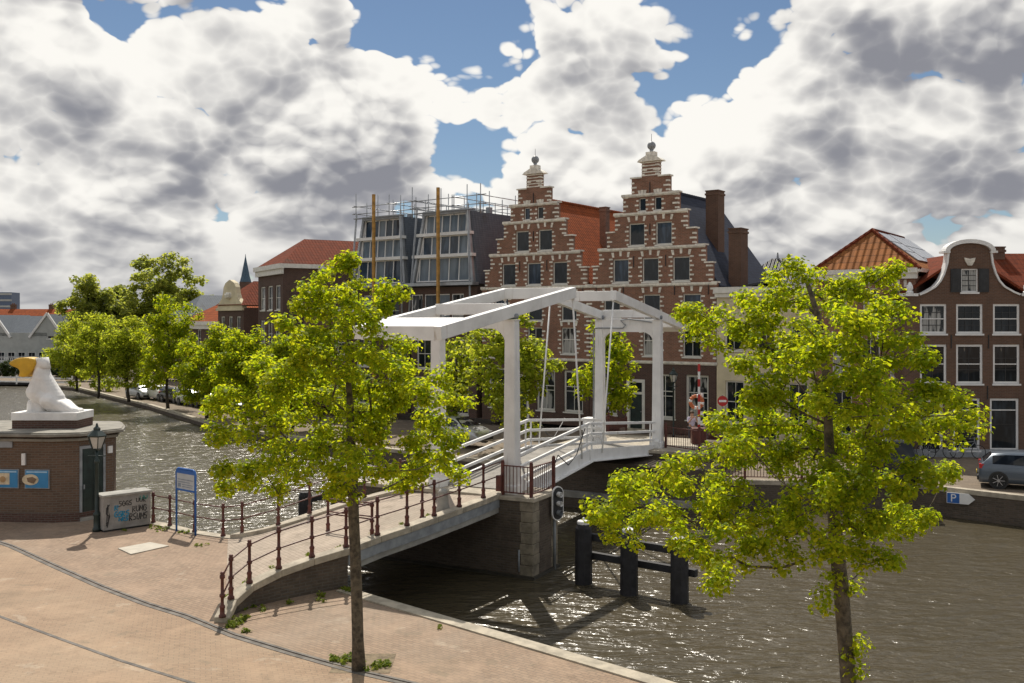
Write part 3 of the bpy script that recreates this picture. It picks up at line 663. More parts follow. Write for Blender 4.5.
# plan: front straight, a canted corner with door, right wall
plan = [(-4.4,0.35),(0,0),(0.83,0.2),(1.6,1.3),(1.3,2.2),(.7,3.4),(-4.4,3.7)]
def plan_off(pl, d):
    n = len(pl); out = []
    for i in range(n):
        p, a, b = Vector(pl[i]), Vector(pl[i-1]), Vector(pl[(i+1)%n])
        e, f = (p-a).normalized(), (b-p).normalized(); n1, n2 = Vector((e.y,-e.x)), Vector((f.y,-f.x)); m_ = (n1+n2).normalized(); q = p+m_*(d/max(.5,m_.dot(n1))); out.append((q.x,q.y))
    return out
m = MB(); m.prism(plan, 0, 2.95); m.build('wall', M_brickpump, t)
m = MB(); m.prism(plan_off(plan,.06), 0, .3); m.build('plinth', M_brickdark, t)
m = MB(); m.prism(plan_off(plan,.12), 2.8, 2.9); m.prism(plan_off(plan,.32), 2.98, 3.08); m.prism(plan_off(plan,.25), 3.08, 3.12); m.build('roof', mat('roof_stone', (.25,.235,.2), .85, .14, 2.0, .2, dirt=.4), t, bevel=0.015)
d0, d1 = Vector((0.83,0.2)), Vector((1.6,1.3)); dd = (d1-d0).normalized(); dn = Vector((dd.y,-dd.x))
def dpt(a, o, z): p = d0+dd*a+dn*o; return (p.x,p.y,z)
def dbox(mb, a0, a1, o0, o1, z0, z1): mb.hexa([dpt(a0,o1,z0),dpt(a1,o1,z0),dpt(a1,o0,z0),dpt(a0,o0,z0),dpt(a0,o1,z1),dpt(a1,o1,z1),dpt(a1,o0,z1),dpt(a0,o0,z1)])
m = MB(); dbox(m,.02,.1,-.05,.05,.1,2.5); dbox(m,.9,.98,-.05,.05,.1,2.5); dbox(m,.02,.98,-.05,.052,2.5,2.6); fr = m.build('door_frame', M_lead, t)
m = MB(); dbox(m,.1,.9,-.05,.02,.12,2.5)
for k in range(2):
    for j in range(2): dbox(m,.15+.38*k,.47+.38*k,.0,.032,.25+1.1*j,1.25+1.1*j)
d = m.build('door', M_green, t); m = MB(); dbox(m,.14,.18,.03,.08,1.1,1.25); m.build('handle', M_lead, d)
m = MB(); dbox(m,.0,1.05,-.05,.12,.0,.12); m.build('doorstep', M_conc, t)
m = MB(); m.box(-1.06,-.94,-.02,.2,1.98,2.38); m.build('wall_lamp', M_white, t)
m = MB(); dbox(m,1.08,1.24,-.02,.08,2.25,2.5); m.build('wall_lamp', M_white, t)
m = MB(); m.box(-2.4,-1.42,.06,.28,2.58,2.8); m.build('name_plate', M_lead, t)
# posters
M_postblue = mat('poster_blue', (0.03,0.22,0.46), 0.5, 0.06, 2.0)
def poster(cx, label, art):
    tt = thing('poster', label, 'poster', (-15.9+cx,33.2-cx*.08-.03,1.5), R(-4.55))
    m = MB(); m.box(-.44,.44,-.03,.02,-.33,.33); m.build('board', M_lead, tt)
    m = MB(); m.box(-.41,.41,-.04,-.028,-.3,.3); m.build('sheet', M_postblue, tt)
    m = MB()
    if art == 0:
        m.box(-.3,.12,-.046,-.038,-.2,.2); m.build('picture', mat('poster_cream', (.62,.52,.36), .6, .15, 5.0), tt)
        m = MB(); m.cyl((-.12,-.048,-.02),(-.12,-.05,-.02),.11,n=16); m.build('emblem', mat('poster_tan', (.42,.26,.12), .6, .1), tt)
    else:
        m.prism_y([(-.25+.3*math.cos(a)+.02, -.02+.19*math.sin(a)) for a in [2*math.pi*k/18 for k in range(18)]], -.046, -.038); m.build('picture', mat('poster_cream', (.62,.52,.36), .6, .15, 5.0), tt)
        m = MB(); m.prism_y([(-.32,-.1),(-.1,-.16),(.0,.0),(-.15,.08),(-.36,.04)], -.05, -.047); m.build('emblem', mat('poster_brown', (.2,.13,.08), .6, .1), tt)
    m = MB(); m.box(-.37,.37,-.046,-.039,.22,.27); m.build('text_band', mat('poster_pale', (.35,.55,.72), .6, .1), tt)
poster(-1.62, 'blue poster with a square cream picture on the pump house wall', 0)
poster(-.52, 'blue poster with an oval cream picture on the pump house wall near the door', 1)

# the statue
t = thing('foot_statue', 'giant white sculpted foot with a yellow flap, on a plinth on the pump house roof', 'statue', (-16.1,34.9,3.12))
SY = 34.9
def S(px, py, dy=0.0):
    p = W(px, py, SY); return Vector((p.x+16.1, dy, p.z-3.12))
def blobs(name, balls, m, parent, vox=0.05, sm=6):
    mb = MB()
    for p, r, sc in balls: mb.sphere(p, r, 8, sc)
    o = mb.build(name, m, parent, True)
    rm = o.modifiers.new('remesh', 'REMESH'); rm.mode = 'VOXEL'; rm.voxel_size = vox; rm.use_smooth_shade = True
    s = o.modifiers.new('smooth', 'SMOOTH'); s.factor = 0.5; s.iterations = sm
    return o
balls = []
def chain(a, b, ra, rb, k, sca=(1,1,1)):
    for i in range(k): tt = i/(k-1); balls.append((a.lerp(b,tt), ra+(rb-ra)*tt, sca))
chain(S(42.3,367), S(42,378), .24, .33, 7, (1,1.15,1)); chain(S(42,378), S(40,392), .33, .44, 6, (1,1.05,1))
chain(S(42,376), S(53,400), .30, .42, 8, (1,1.1,1)); chain(S(52,400), S(67,409), .36, .2, 8, (1,1.8,.95))
chain(S(40,390), S(34,392), .34, .28, 5); chain(S(46,396), S(58,408), .36, .25, 6, (1,1.4,.9))
for k, (dx, dy, r) in enumerate(((76,-.34,.12),(78,-.16,.085),(78.5,0.0,.08),(77,.15,.075),(74,.29,.07))):
    chain(S(64,405,dy*.8), S(dx-1,410.5,dy), .2, r*1.35, 7); balls.append((S(dx+1.5,411,dy), r*1.5, (1.2,1,.95)))
foot = blobs('foot', balls, mat('white_plaster', (0.78,0.77,0.75), 0.7, 0.06, 2.0, 0.25, 10.0, dirt=0.12), t, 0.03, 2)
mb = MB(); mb.cyl(S(42.5,369), S(41.8,357.5), .285, .225, n=20); mb.build('ankle_cut', MATS['white_plaster'], t, True)
balls = []
chain(S(33,404), S(34,413), .2, .24, 5, (1,1.2,1)); chain(S(40,404), S(41,413), .2, .22, 5, (1,1.1,1)); blobs('heel_support', balls, MATS['white_plaster'], t, 0.04, 4)
fl = [(38,358),(30,357),(22,357.5),(17,359.5),(12.5,362.5),(15,365.5),(22,368),(24,371),(22,376.5),(29,377),(33,373),(37,369),(40,363)]
mb = MB(); mb.prism_y([(S(*q).x, S(*q).z) for q in fl][::-1], -.34, .3); o = mb.build('yellow_flap', mat('yellow_paint', (0.60,0.35,0.02), 0.55, 0.08, 3.0, 0.15), t, True)
rm = o.modifiers.new('remesh','REMESH'); rm.mode = 'VOXEL'; rm.voxel_size = .04; rm.use_smooth_shade = True; s = o.modifiers.new('smooth','SMOOTH'); s.factor = .8; s.iterations = 10
x0, x1 = S(20,0).x, S(85,0).x
MB().box(x0,x1,-.65,.75,.29,.57).build('plinth_slab', MATS['white_plaster'], t, bevel=0.02)
MB().box(x0+.02,x1-.02,-.6,.7,0,.29).build('plinth_base', M_brickdark, t)

# street lantern
LANT = {}
def lantern(label, loc, h=3.5):
    t = thing('street_lantern', label, 'street lamp', loc)
    m = MB(); m.lathe([(.14,0),(.14,.1),(.11,.14),(.1,.5),(.12,.52),(.12,.6),(.065,.66),(.055,h-1.25),(.09,h-1.22),(.09,h-1.15),(.045,h-1.1),(.04,h-.82)], n=12)
    m.bar((-.3,0,h-1.0),(.3,0,h-1.0),.03,.03); m.build('pole', M_green, t, True)
    m = MB(); z = h-.82
    m.lathe([(.05,0),(.15,.05),(.17,.07)], (0,0,z), 6); m.lathe([(.31,.52),(.33,.56),(.16,.72),(.12,.74),(.12,.8),(.05,.86),(.03,.96)], (0,0,z-.06), 6)
    for k in range(6):
        a = 2*math.pi*k/6; m.bar((.16*math.cos(a),.16*math.sin(a),z+.06),(.3*math.cos(a),.3*math.sin(a),z+.47),.025,.025)
    m.build('lantern_frame', M_green, t)
    m = MB(); m.lathe([(.145,.07),(.28,.46)], (0,0,z), 6); m.build('lantern_glass', mat('milky_lantern_glass', (.5,.5,.47), .25, .05), t)
    return t
lantern('old fashioned green street lantern beside the pump house door', (-13.75,31.8,0), 3.5)
lantern('dark street lantern in front of the brick gabled house beyond the bridge', (9.0,53.5,0.0), 4.3).scale = (.8,.8,1.0)

# utility cabinet with graffiti
ca, cb = Vector((-13.45,31.6,0)), Vector((-12.3,32.68,0)); ang = math.atan2(cb.y-ca.y, cb.x-ca.x); cl = (cb-ca).length
t = thing('utility_cabinet', 'grey concrete utility cabinet covered in blue and black graffiti', 'cabinet', ca, ang)
MB().box(0,cl,0,.62,.06,1.14).build('body', mat('cabinet_grey', (.30,.285,.265), .8, .12, 2.5, .15, dirt=.35), t, bevel=.01)
MB().box(-.04,cl+.04,-.04,.66,1.14,1.22).build('lid', M_conc, t, bevel=.015)
MB().box(.03,cl-.03,.03,.6,0,.06).build('base', M_black, t)
rg = random.Random(5)
def scrawl(m, x0, z0, w, h, n, r=.012, zig=True):
    for k in range(n):
        cx = x0+w*k/n; ww = w/n*.85
        kind = rg.randint(0,4)
        P = lambda u, v: Vector((cx+u*ww+.12*v*ww, -.006, z0+v*h))
        shp = {0:[(0,0),(.1,1),(.5,.3),(.9,1),(1,0)],1:[(.9,.85),(.4,1),(0,.7),(.1,.2),(.5,0),(1,.2),(.9,.5),(.5,.5)],2:[(0,0),(0.05,1),(.8,.9),(.8,.6),(0.1,.5),(.9,0)],3:[(0,1),(.1,.1),(.6,0),(.9,.3),(.9,1)],4:[(.9,1),(.1,.9),(.1,.6),(.8,.45),(.8,.1),(0,0)]}[kind]
        m.tube([P(u+rg.uniform(-.08,.08), v+rg.uniform(-.08,.08)) for u, v in shp], r, 5)
m = MB(); scrawl(m,.5,.8,.45,.16,4,.013); scrawl(m,.95,.55,.5,.2,4,.013); scrawl(m,.85,.28,.62,.22,5,.015); scrawl(m,1.08,.86,.35,.14,3,.012); m.build('black_graffiti', mat('black_spray', (.02,.02,.022), .7, .1), t)
m = MB(); scrawl(m,.36,.45,.5,.18,4,.022); scrawl(m,.36,.68,.14,.16,1,.022); scrawl(m,.5,.3,.34,.12,3,.02); m.build('blue_graffiti', mat('blue_spray', (.02,.25,.42), .6, .1), t)
m = MB(); scrawl(m,1.2,.94,.28,.12,2,.013); m.build('green_graffiti', mat('green_spray', (.03,.25,.2), .6, .1), t)
m = MB(); scrawl(m,.08,.3,.13,.55,1,.016); m.tube([Vector((.1,-.006,.2)),Vector((.14,-.006,.9)),Vector((.2,-.006,.5)),Vector((.12,-.006,.15))],.014,5); m.build('black_tag', MATS['black_spray'], t)

# blue sign frame
pa, pb = G(176.5,531), G(195.5,535.5); ang = math.atan2(pb.y-pa.y, pb.x-pa.x); wd = (pb-pa).length
t = thing('sign_frame', 'blue tubular sign frame holding a white panel at the water edge', 'sign', pa, ang)
M_signblue = mat('sign_blue', (0.02,0.12,0.42), 0.4, 0.08, 3.0)
m = MB(); m.tube([(0,0,0),(0,0,1.95),(.04,0,2.06),(.12,0,2.1),(wd-.12,0,2.1),(wd-.04,0,2.06),(wd,0,1.95),(wd,0,0)], .034, 8); m.build('frame', M_signblue, t, True)
MB().box(.05,wd-.05,-.02,.02,1.42,2.05).build('panel', mat('sign_white', (.46,.49,.51), .4, .05), t)
MB().box(.05,wd-.05,-.028,.028,1.95,2.07).build('header', M_signblue, t); MB().box(.05,wd-.05,-.028,.028,1.38,1.44).build('lower_rail', M_signblue, t)
m = MB(); m.box(.1,wd-.1,-.026,-.021,1.74,1.76); m.box(.1,wd-.3,-.026,-.021,1.66,1.68); m.box(.12,.28,-.026,-.021,1.5,1.62); m.box(.36,wd-.12,-.026,-.021,1.58,1.6); m.box(.36,wd-.16,-.026,-.021,1.51,1.53); m.build('printed_lines', mat('print_grey', (.2,.24,.3), .6, .1), t)

# ------------------------------------------------------------------ signs on the far bank
p = W(960,498.5,39.5)
t = thing('parking_sign', 'blue and white arrow shaped parking sign P on the far quay wall', 'sign', (p.x,39.5,p.z), R(-30))
MB().prism_y([(-.5,-.22),(.32,-.22),(.56,0),(.32,.22),(-.5,.22)],-.03,.0).build('arrow_board', M_white, t)
MB().box(-.48,-.02,-.04,-.031,-.2,.2).build('blue_field', M_signblue, t)
fc = bpy.data.curves.new('letter','FONT'); fc.body = 'P'; fc.size = .46; fc.extrude = .004; fc.align_x = 'CENTER'; fc.align_y = 'CENTER'; fc.materials.append(M_white)
o = place('letter_curve', fc); dg = bpy.context.evaluated_depsgraph_get(); dg.update(); me = bpy.data.meshes.new_from_object(o.evaluated_get(dg)); bpy.data.objects.remove(o); me.name = 'letter'
o = place('letter', me, t, (-.25,-.046,-.01)); o.rotation_euler = (R(90),0,0)
MB().bar((0,-.01,.0),(0,.35,.0),.05,.05).build('bracket', M_lead, t)
p = W(722.5,401,50)
t = thing('no_entry_sign', 'round red no entry sign with white bar in front of the cream house', 'road sign', (p.x,50,0.0))
MB().cyl((0,-.03,p.z),(0,-.01,p.z),.27,n=24).build('disc', mat('sign_red', (.45,.02,.02), .4, .06), t)
MB().box(-.19,.19,-.045,-.032,p.z-.055,p.z+.055).build('bar', M_white, t)
MB().cyl((0,.03,0),(0,.03,p.z+.3),.035,n=8).build('pole', M_lead, t)
p = W(699,437,45.0); 
t = thing('barrier_boom', 'red and white striped barrier boom raised upright at the far bridge end', 'barrier', (p.x,45.0,1.2))
m = MB(); m2 = MB(); zt = W(699,364,45).z-1.2
nb = 9
for k in range(nb): (m if k % 2 == 0 else m2).box(-.05,.05,-.04,.04,.55+(zt-.55)*k/nb,.55+(zt-.55)*(k+1)/nb)
m.build('red_band', MATS['sign_red'], t); m2.build('white_band', M_white, t)
MB().box(-.35,.3,-.25,.25,0,.75).build('machine_box', M_red, t, bevel=.03)
p = W(703,437,46.5)
t = thing('ring_post', 'black and white banded post with an orange and white ring beside the barrier boom', 'post', (p.x-.05,46.5,1.0))
m = MB(); m2 = MB(); zt = W(703,388,46.5).z-1.0
for k in range(12): (m if k % 2 else m2).cyl((0,0,zt*k/12),(0,0,zt*(k+1)/12),.075,n=10)
m.build('black_band', M_black, t); m2.build('white_band', M_white, t)
rc = W(696.5,402,46.3); rz_ = rc.z-1.0; rx = rc.x-(p.x-.05)
m = MB(); m2 = MB()
for k in range(16):
    a0, a1 = 2*math.pi*k/16, 2*math.pi*(k+1)/16
    q = [(rx+.29*math.cos(a),-.2,rz_+.29*math.sin(a)) for a in (a0,(a0+a1)/2,a1)]
    (m if k % 4 < 3 else m2).tube(q, .085, 8)
m.build('orange_ring', mat('ring_orange', (.55,.16,.06), .6, .12, 8.0), t, True); m2.build('white_ring_band', M_white, t, True)
MB().bar((rx,-.15,rz_-.3),(0,0,rz_-.3),.05,.05).build('bracket', M_lead, t)
# ------------------------------------------------------------------ houses
def wall(mb, bands, holes=(), y0=0.0, t=0.3):
    """front wall made of bands (z0, z1, left0, right0, left1, right1) with rectangular openings (cx, z, w, h)"""
    for z0, z1, l0, r0, l1, r1 in bands:
        cuts = sorted({z0, z1} | {z for h in holes for z in (h[1], h[1]+h[3]) if z0 < z < z1})
        for a, b in zip(cuts[:-1], cuts[1:]):
            fa, fb = (a-z0)/(z1-z0), (b-z0)/(z1-z0)
            la, ra, lb, rb = l0+(l1-l0)*fa, r0+(r1-r0)*fa, l0+(l1-l0)*fb, r0+(r1-r0)*fb
            hs = sorted((h[0]-h[2]/2, h[0]+h[2]/2) for h in holes if h[1] < b-1e-6 and h[1]+h[3] > a+1e-6)
            xs = [(la, lb)]
            for p, q in hs: xs += [(p, p), (q, q)]
            xs.append((ra, rb))
            for (p0, p1), (q0, q1) in zip(xs[::2], xs[1::2]):
                if q0-p0 < 1e-4 and q1-p1 < 1e-4: continue
                mb.hexa([(p0,y0,a),(q0,y0,a),(q0,y0+t,a),(p0,y0+t,a),(p1,y0,b),(q1,y0,b),(q1,y0+t,b),(p1,y0+t,b)])
WIN = {}
def window(parent, cx, z, w, h, nx=2, nz=3, m=None, g=None, y=0.07, fw=0.08, sill=True, mid=0.5, bar=0.028, name='window', barm=None):
    m = m or M_frame; g = g or G_dark
    key = (round(w,2), round(h,2), nx, nz, m.name, fw, sill, mid, barm is None)
    if key not in WIN:
        mb = MB()
        mb.box(-w/2,-w/2+fw,0,.1,0,h); mb.box(w/2-fw,w/2,0,.1,0,h); mb.box(-w/2+fw,w/2-fw,0,.1,0,fw); mb.box(-w/2+fw,w/2-fw,0,.1,h-fw,h)
        iw, ih = w-2*fw, h-2*fw
        if mid: mb.box(-w/2+fw,w/2-fw,.02,.09,fw+ih*mid-.025,fw+ih*mid+.025)
        mw = mb
        if barm: mb = MB()
        for k in range(1, nx): x = -w/2+fw+iw*k/nx; mb.box(x-bar/2,x+bar/2,.035,.075,fw,h-fw)
        for k in range(1, nz): zz = fw+ih*k/nz; mb.box(-w/2+fw,w/2-fw,.037,.073,zz-bar/2,zz+bar/2)
        bars = mb.mesh('glazing_bars', barm) if barm and mb.v else None; mb = mw
        if sill: mb.box(-w/2-.05,w/2+.05,-y-.06,.02,-.09,0)
        WIN[key] = (mb.mesh('window', m), {}, bars)
    me, panes, bars = WIN[key]
    if g.name not in panes:
        mb = MB(); mb.box(-w/2+fw-.01,w/2-fw+.01,.055,.07,fw-.01,h-fw+.01); panes[g.name] = mb.mesh('pane', g)
    o = place(name, me, parent, (cx, y, z)); place('pane', panes[g.name], o, (0,0,0))
    if bars: place('glazing_bars', bars, o, (0,0,0))
    return o
def gable_roof(mb, hw, ze, zr, y0, y1, th=0.14, over=0.12, cx=0.0):
    for s in (-1,1):
        e = (cx+s*(hw+over), ze-over*(zr-ze)/hw); q = [(e[0],y0,e[1]),(cx,y0,zr),(cx,y1,zr),(e[0],y1,e[1])]
        if s > 0: q = [q[1],q[0],q[3],q[2]]
        mb.hexa([(a,b,c-th) for a,b,c in q]+q)
def chimney(parent, x, y, z0, z1, w=0.7, d=0.9, m=None, pots=2):
    mb = MB(); mb.box(x-w/2,x+w/2,y-d/2,y+d/2,z0,z1); mb.box(x-w/2-.05,x+w/2+.05,y-d/2-.05,y+d/2+.05,z1-.25,z1-.12); mb.box(x-w/2-.04,x+w/2+.04,y-d/2-.04,y+d/2+.04,z1,z1+.07)
    o = mb.build('chimney', m or M_brickbrown, parent)
    if pots:
        mb = MB()
        for k in range(pots): mb.cyl((x+(k-(pots-1)/2)*.3,y,z1+.07),(x+(k-(pots-1)/2)*.3,y,z1+.3),.1,.085,n=8)
        mb.build('chimney_pot', M_orangeold, o)
    return o
ANCH = MB().box(-.02,.02,-.05,0,-.35,.35).mesh('wall_anchor', M_black)
def anchors(t, pts):
    for x, z in pts: place('wall_anchor', ANCH, t, (x,0,z))

# --- the two stepped gable houses
A36 = R(-36)
def step_house(label, loc, roofmat, depth, chims, hw=4.42, curt=0):
    t = thing('step_gable_house', label, 'house', loc, A36, 'houses with stepped gables')
    T = [(0,4.5,hw),(4.5,9.25,hw),(9.25,10.45,4.15),(10.45,11.55,3.68),(11.55,12.6,3.08),(12.6,13.75,2.5),(13.75,14.9,1.92),(14.9,15.95,1.3),(15.95,16.95,.57)]
    rows = [[(-.55,13.87,.5,.82),(.55,13.87,.5,.82)],[(-.95,11.7,1.12,1.42),(.95,11.7,1.12,1.42)],[(-2.1,9.4,1.15,1.5),(.02,9.4,1.15,1.5),(2.14,9.4,1.15,1.5)],
            [(-2.75,6.95,1.2,1.65),(.1,6.95,1.2,1.65),(2.85,6.95,1.2,1.65)],[(-2.75,4.75,1.2,1.75),(.1,4.75,1.2,1.75),(2.85,4.75,1.2,1.75)]]
    ground = [(-3.1,.9,1.5,2.75),(1.0,.9,1.5,2.75),(3.2,.9,1.5,2.75)]; door = (-1.0,.15,1.3,3.1)
    holes = [h for r in rows for h in r]+ground+[door]
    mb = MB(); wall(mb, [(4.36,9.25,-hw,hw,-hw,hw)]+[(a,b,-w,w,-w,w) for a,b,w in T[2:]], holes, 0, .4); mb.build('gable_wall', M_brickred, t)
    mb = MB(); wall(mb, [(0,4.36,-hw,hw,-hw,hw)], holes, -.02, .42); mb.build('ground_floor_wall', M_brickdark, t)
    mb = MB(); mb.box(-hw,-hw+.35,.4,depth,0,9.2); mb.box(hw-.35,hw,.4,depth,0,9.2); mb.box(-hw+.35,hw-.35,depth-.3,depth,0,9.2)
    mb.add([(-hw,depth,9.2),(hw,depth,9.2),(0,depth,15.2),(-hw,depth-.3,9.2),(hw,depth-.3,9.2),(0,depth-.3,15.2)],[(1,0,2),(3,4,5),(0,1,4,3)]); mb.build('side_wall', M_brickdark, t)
    s = MB()          # stone: string courses, step caps, quoins, window blocks, arch stones
    for z, w in ((4.36,hw+.08),(9.2,hw+.05),(11.5,3.72),(13.7,2.55),(14.86,1.97)):
        s.box(-w-.04,w+.04,-.11,.0,z-.04,z+.09); s.box(-w,w,-.05,.0,z-.1,z-.04)
    for (a,b,w) in T[1:]:
        wn = [x[2] for x in T if x[0] >= b-1e-3]; wn = wn[0] if wn else 0
        for sg in (-1,1):
            x0, x1 = (wn, w+.09) if sg > 0 else (-w-.09, -wn)
            if wn < w: s.box(x0,x1,-.08,.45,b-.01,b+.08)
            k = 0; z = a+.14
            while z < b-.15:
                ln = .36 if k % 2 else .19
                s.box(*((w-ln,w+.012) if sg > 0 else (-w-.012,-w+ln)),-.022,.2,z,z+.11); z += .28; k += 1
    for h in [h for r in rows for h in r]:
        cx, z, w, hh = h; k = 0; zz = z+.04
        while zz < z+hh-.05:
            ln = .27 if k % 2 else .15
            for sg in (-1,1): s.box(*((cx+w/2+.005,cx+w/2+ln) if sg > 0 else (cx-w/2-ln,cx-w/2-.005)),-.022,.1,zz,zz+.105)
            zz += .28; k += 1
        # relieving arch over the opening
        for j in (-2,0,2):
            a = j*.36*min(1,w); x = cx+w*.62*math.sin(a)*1.05; z2 = z+hh+.14+.16*math.cos(a*1.4)
            dx = .07; s.prism_y([(x-dx+.02*j,z2-.12),(x+dx+.02*j,z2-.12),(x+dx*1.3+.05*j,z2+(.2 if j%2==0 else .12)),(x-dx*1.3+.05*j,z2+(.2 if j%2==0 else .12))],-.024,.05)
    for k in range(5): s.box(-.59,.59,-.02,.42,16.05+k*.2,16.12+k*.2)
    s.prism_y([(-.85,16.95),(.85,16.95),(.72,17.08),(0,17.42),(-.72,17.08)],-.15,.55)
    s.box(-.3,.3,-.02,.42,17.3,17.55)
    s.build('stone_trim', M_stone, t)
    mb = MB(); mb.lathe([(.16,17.5),(.1,17.62),(.14,17.7)],(0,.2,0),12); mb.sphere((0,.2,17.95),.27,8); mb.lathe([(.02,18.2),(.015,18.7)],(0,.2,0),6); mb.build('ball_finial', M_lead, t, True)
    anchors(t, [(0,15.3),(0,12.7),(-1.15,10.7),(1.1,10.7),(-1.9,8.9),(1.7,8.9),(-3.9,8.9),(3.95,8.9)])
    for r, hs in enumerate(rows):
        for i, (cx,z,w,h) in enumerate(hs):
            g = (G_dark, G_dark, G_dark, G_dark, G_half)[r] if (i+r+curt) % 3 else (G_blue if r < 4 else G_curt)
            window(t,cx,z,w,h,1 if r < 4 else 2,1,None,g,.1,.05 if w < .8 else .07,True,.0 if r < 4 else .55,.03)
    for i, (cx,z,w,h) in enumerate(ground): window(t,cx,z,w,h,2,2,None,G_curt if (i+curt) % 2 else G_half,.1,.13,True,.62,.04)
    cx,z,w,h = door
    mb = MB(); mb.box(cx-w/2,cx-w/2+.2,-.04,.2,z,z+h); mb.box(cx+w/2-.2,cx+w/2,-.04,.2,z,z+h); mb.box(cx-w/2+.2,cx+w/2-.2,-.04,.2,z+h-.2,z+h); mb.box(cx-w/2+.2,cx+w/2-.2,-.0,.2,z+2.15,z+2.3); f = mb.build('door_frame', M_frame, t)
    mb = MB(); mb.box(cx-w/2+.2,cx+w/2-.2,.1,.14,z+2.3,z+h-.2); mb.build('fanlight', G_dark, f)
    mb = MB(); mb.box(cx-w/2+.2,cx+w/2-.2,.1,.16,z,z+2.15)
    for j in range(3): mb.box(cx-.3,cx+.3,.085,.1,z+.2+.65*j,z+.7+.65*j)
    d = mb.build('door', M_green, t); mb = MB(); mb.sphere((cx+.33,.07,z+1.05),.04,5); mb.build('handle', M_lead, d)
    mb = MB(); mb.box(cx-.9,cx+.9,-.5,.0,0,.15); mb.build('doorstep', M_coping, t)
    mb = MB(); gable_roof(mb,hw,9.25,15.35,.4,depth+.15); rf = mb.build('roof', roofmat, t)
    mb = MB()
    n = int(depth/.35)
    for k in range(n): mb.cyl((0,.4+k*.35,15.36),(0,.4+(k+1)*.35+.04,15.36),.13,.11,n=8)
    mb.build('ridge_tiles', roofmat, rf)
    for c in chims: chimney(t, *c)
    return t
step_house('right hand step gabled house with blue slate roof, red brick with sandstone blocks', (8.65,60.17,0), M_slate, 9.9, [(2.45,4.3,11.2,15.3,.85,1.0,None,0),(4.75,2.6,8.3,12.6,.8,1.1,None,0)], curt=1)
step_house('left hand step gabled house with orange tiled roof, red brick with sandstone blocks', (1.47,65.41,0), M_orange, 12.2, [(2.27,5.65,11.4,15.0,.5,.55,M_brickred,0)])
# --- cream house between
def cx_loc(u): return (8.9-.81*u, 60+.59*u)      # along the row, towards the left
x0, y0 = 8.65+.809*7.52, 60.17-.588*7.52
t = thing('cream_house', 'low cream rendered house right of the step gables, behind the crown of the right tree', 'house', (x0,y0,0), A36)
H = [(-2.0,5.2,1.1,1.9),(0,5.2,1.1,1.9),(2.0,5.2,1.1,1.9),(-1.9,.9,1.2,2.5),(1.9,.9,1.2,2.5),(0,.1,1.2,2.9)]
mb = MB(); wall(mb, [(0,8.6,-3.05,3.05,-3.05,3.05)], H, 0, .3); mb.box(-3.05,-2.75,.3,9,0,8.6); mb.box(2.75,3.05,.3,9,0,8.6); mb.box(-2.75,2.75,8.7,9,0,8.6); mb.build('wall', M_cream, t)
mb = MB(); mb.box(-3.15,3.15,-.3,.1,8.6,8.95); mb.box(-3.1,3.1,-.18,.1,8.35,8.6); mb.build('cornice', M_frame, t)
mb = MB(); gable_roof(mb,3.05,8.8,9.3,.3,9); mb.build('roof', M_blacktile, t)
for i, (a,b,c,d) in enumerate(H[:5]): window(t,a,b,c,d,2,2,None,G_half if i % 2 else G_dark,.1,.1)
window(t,*H[5],1,3,M_green,G_dark,.12,.2,False,0,name='door')
mb = MB(); mb.box(-.85,.0,-.06,-.0,3.2,3.9); mb.build('wall_plate', M_lead, t)
# --- black tiled roof house farther behind
p = W(768,300,78)
t = thing('black_roof_house', 'house with pyramid black tiled roof behind the step gabled house', 'house', (p.x,78,0), R(-28))
mb = MB(); mb.box(-3.5,3.5,0,7,0,9.2); mb.build('wall', M_brickdark, t)
mb = MB(); c = [(-3.8,-.3,9.2),(3.8,-.3,9.2),(3.8,7.3,9.2),(-3.8,7.3,9.2),(-.5,3.5,12.2),(.5,3.5,12.2)]; mb.add(c,[(3,2,1,0),(0,1,5,4),(1,2,5),(2,3,4,5),(3,0,4)]); r_ = mb.build('roof', M_blacktile, t)
mb = MB(); mb.cyl((0,3.5,12.1),(0,3.5,12.7),.12,.05,n=8); mb.build('finial', M_lead, r_)
# --- hip roofed brick house with solar panels
x0, y0 = 20.9-.809*2.6, 49.7+.588*2.6
t = thing('hip_roof_house', 'brick house with hipped orange roof and solar panels, between the tree and the bell gable', 'house', (x0,y0,0), A36)
H = [(-1.3,7.1,.75,1.6),(.3,7.1,.75,1.6),(1.75,7.1,.75,1.6),(-1.2,4.0,1.0,2.0),(.3,4.0,1.0,2.0),(1.75,4.0,.9,2.0),(-1.2,.8,1.1,2.4),(1.5,.8,1.1,2.4)]
mb = MB(); wall(mb,[(0,9.3,-2.6,2.6,-2.6,2.6)],H,0,.3); mb.box(-2.6,-2.3,.3,11,0,9.3); mb.box(2.3,2.6,.3,11,0,9.3); mb.build('wall', M_brickred, t)
mb = MB()
for (a,b,c,d) in H:
    for sg in (-1,0,1): mb.box(a+sg*c*.45-.07,a+sg*c*.45+.07,-.03,.05,b+d+.03,b+d+.4)
    mb.box(a-c/2-.1,a+c/2+.1,-.06,.03,b-.12,b-.02)
mb.build('stone_trim', M_stone, t)
mb = MB(); mb.box(-2.75,2.75,-.35,.05,9.45,9.7); mb.box(-2.7,2.7,-.22,.05,9.15,9.45); mb.box(2.6,2.85,-.3,3,9.5,9.7); mb.build('cornice', M_frame, t)
for i, (a,b,c,d) in enumerate(H): window(t,a,b,c,d,2,2,None,G_curt if i % 2 else G_dark,.08,.07)
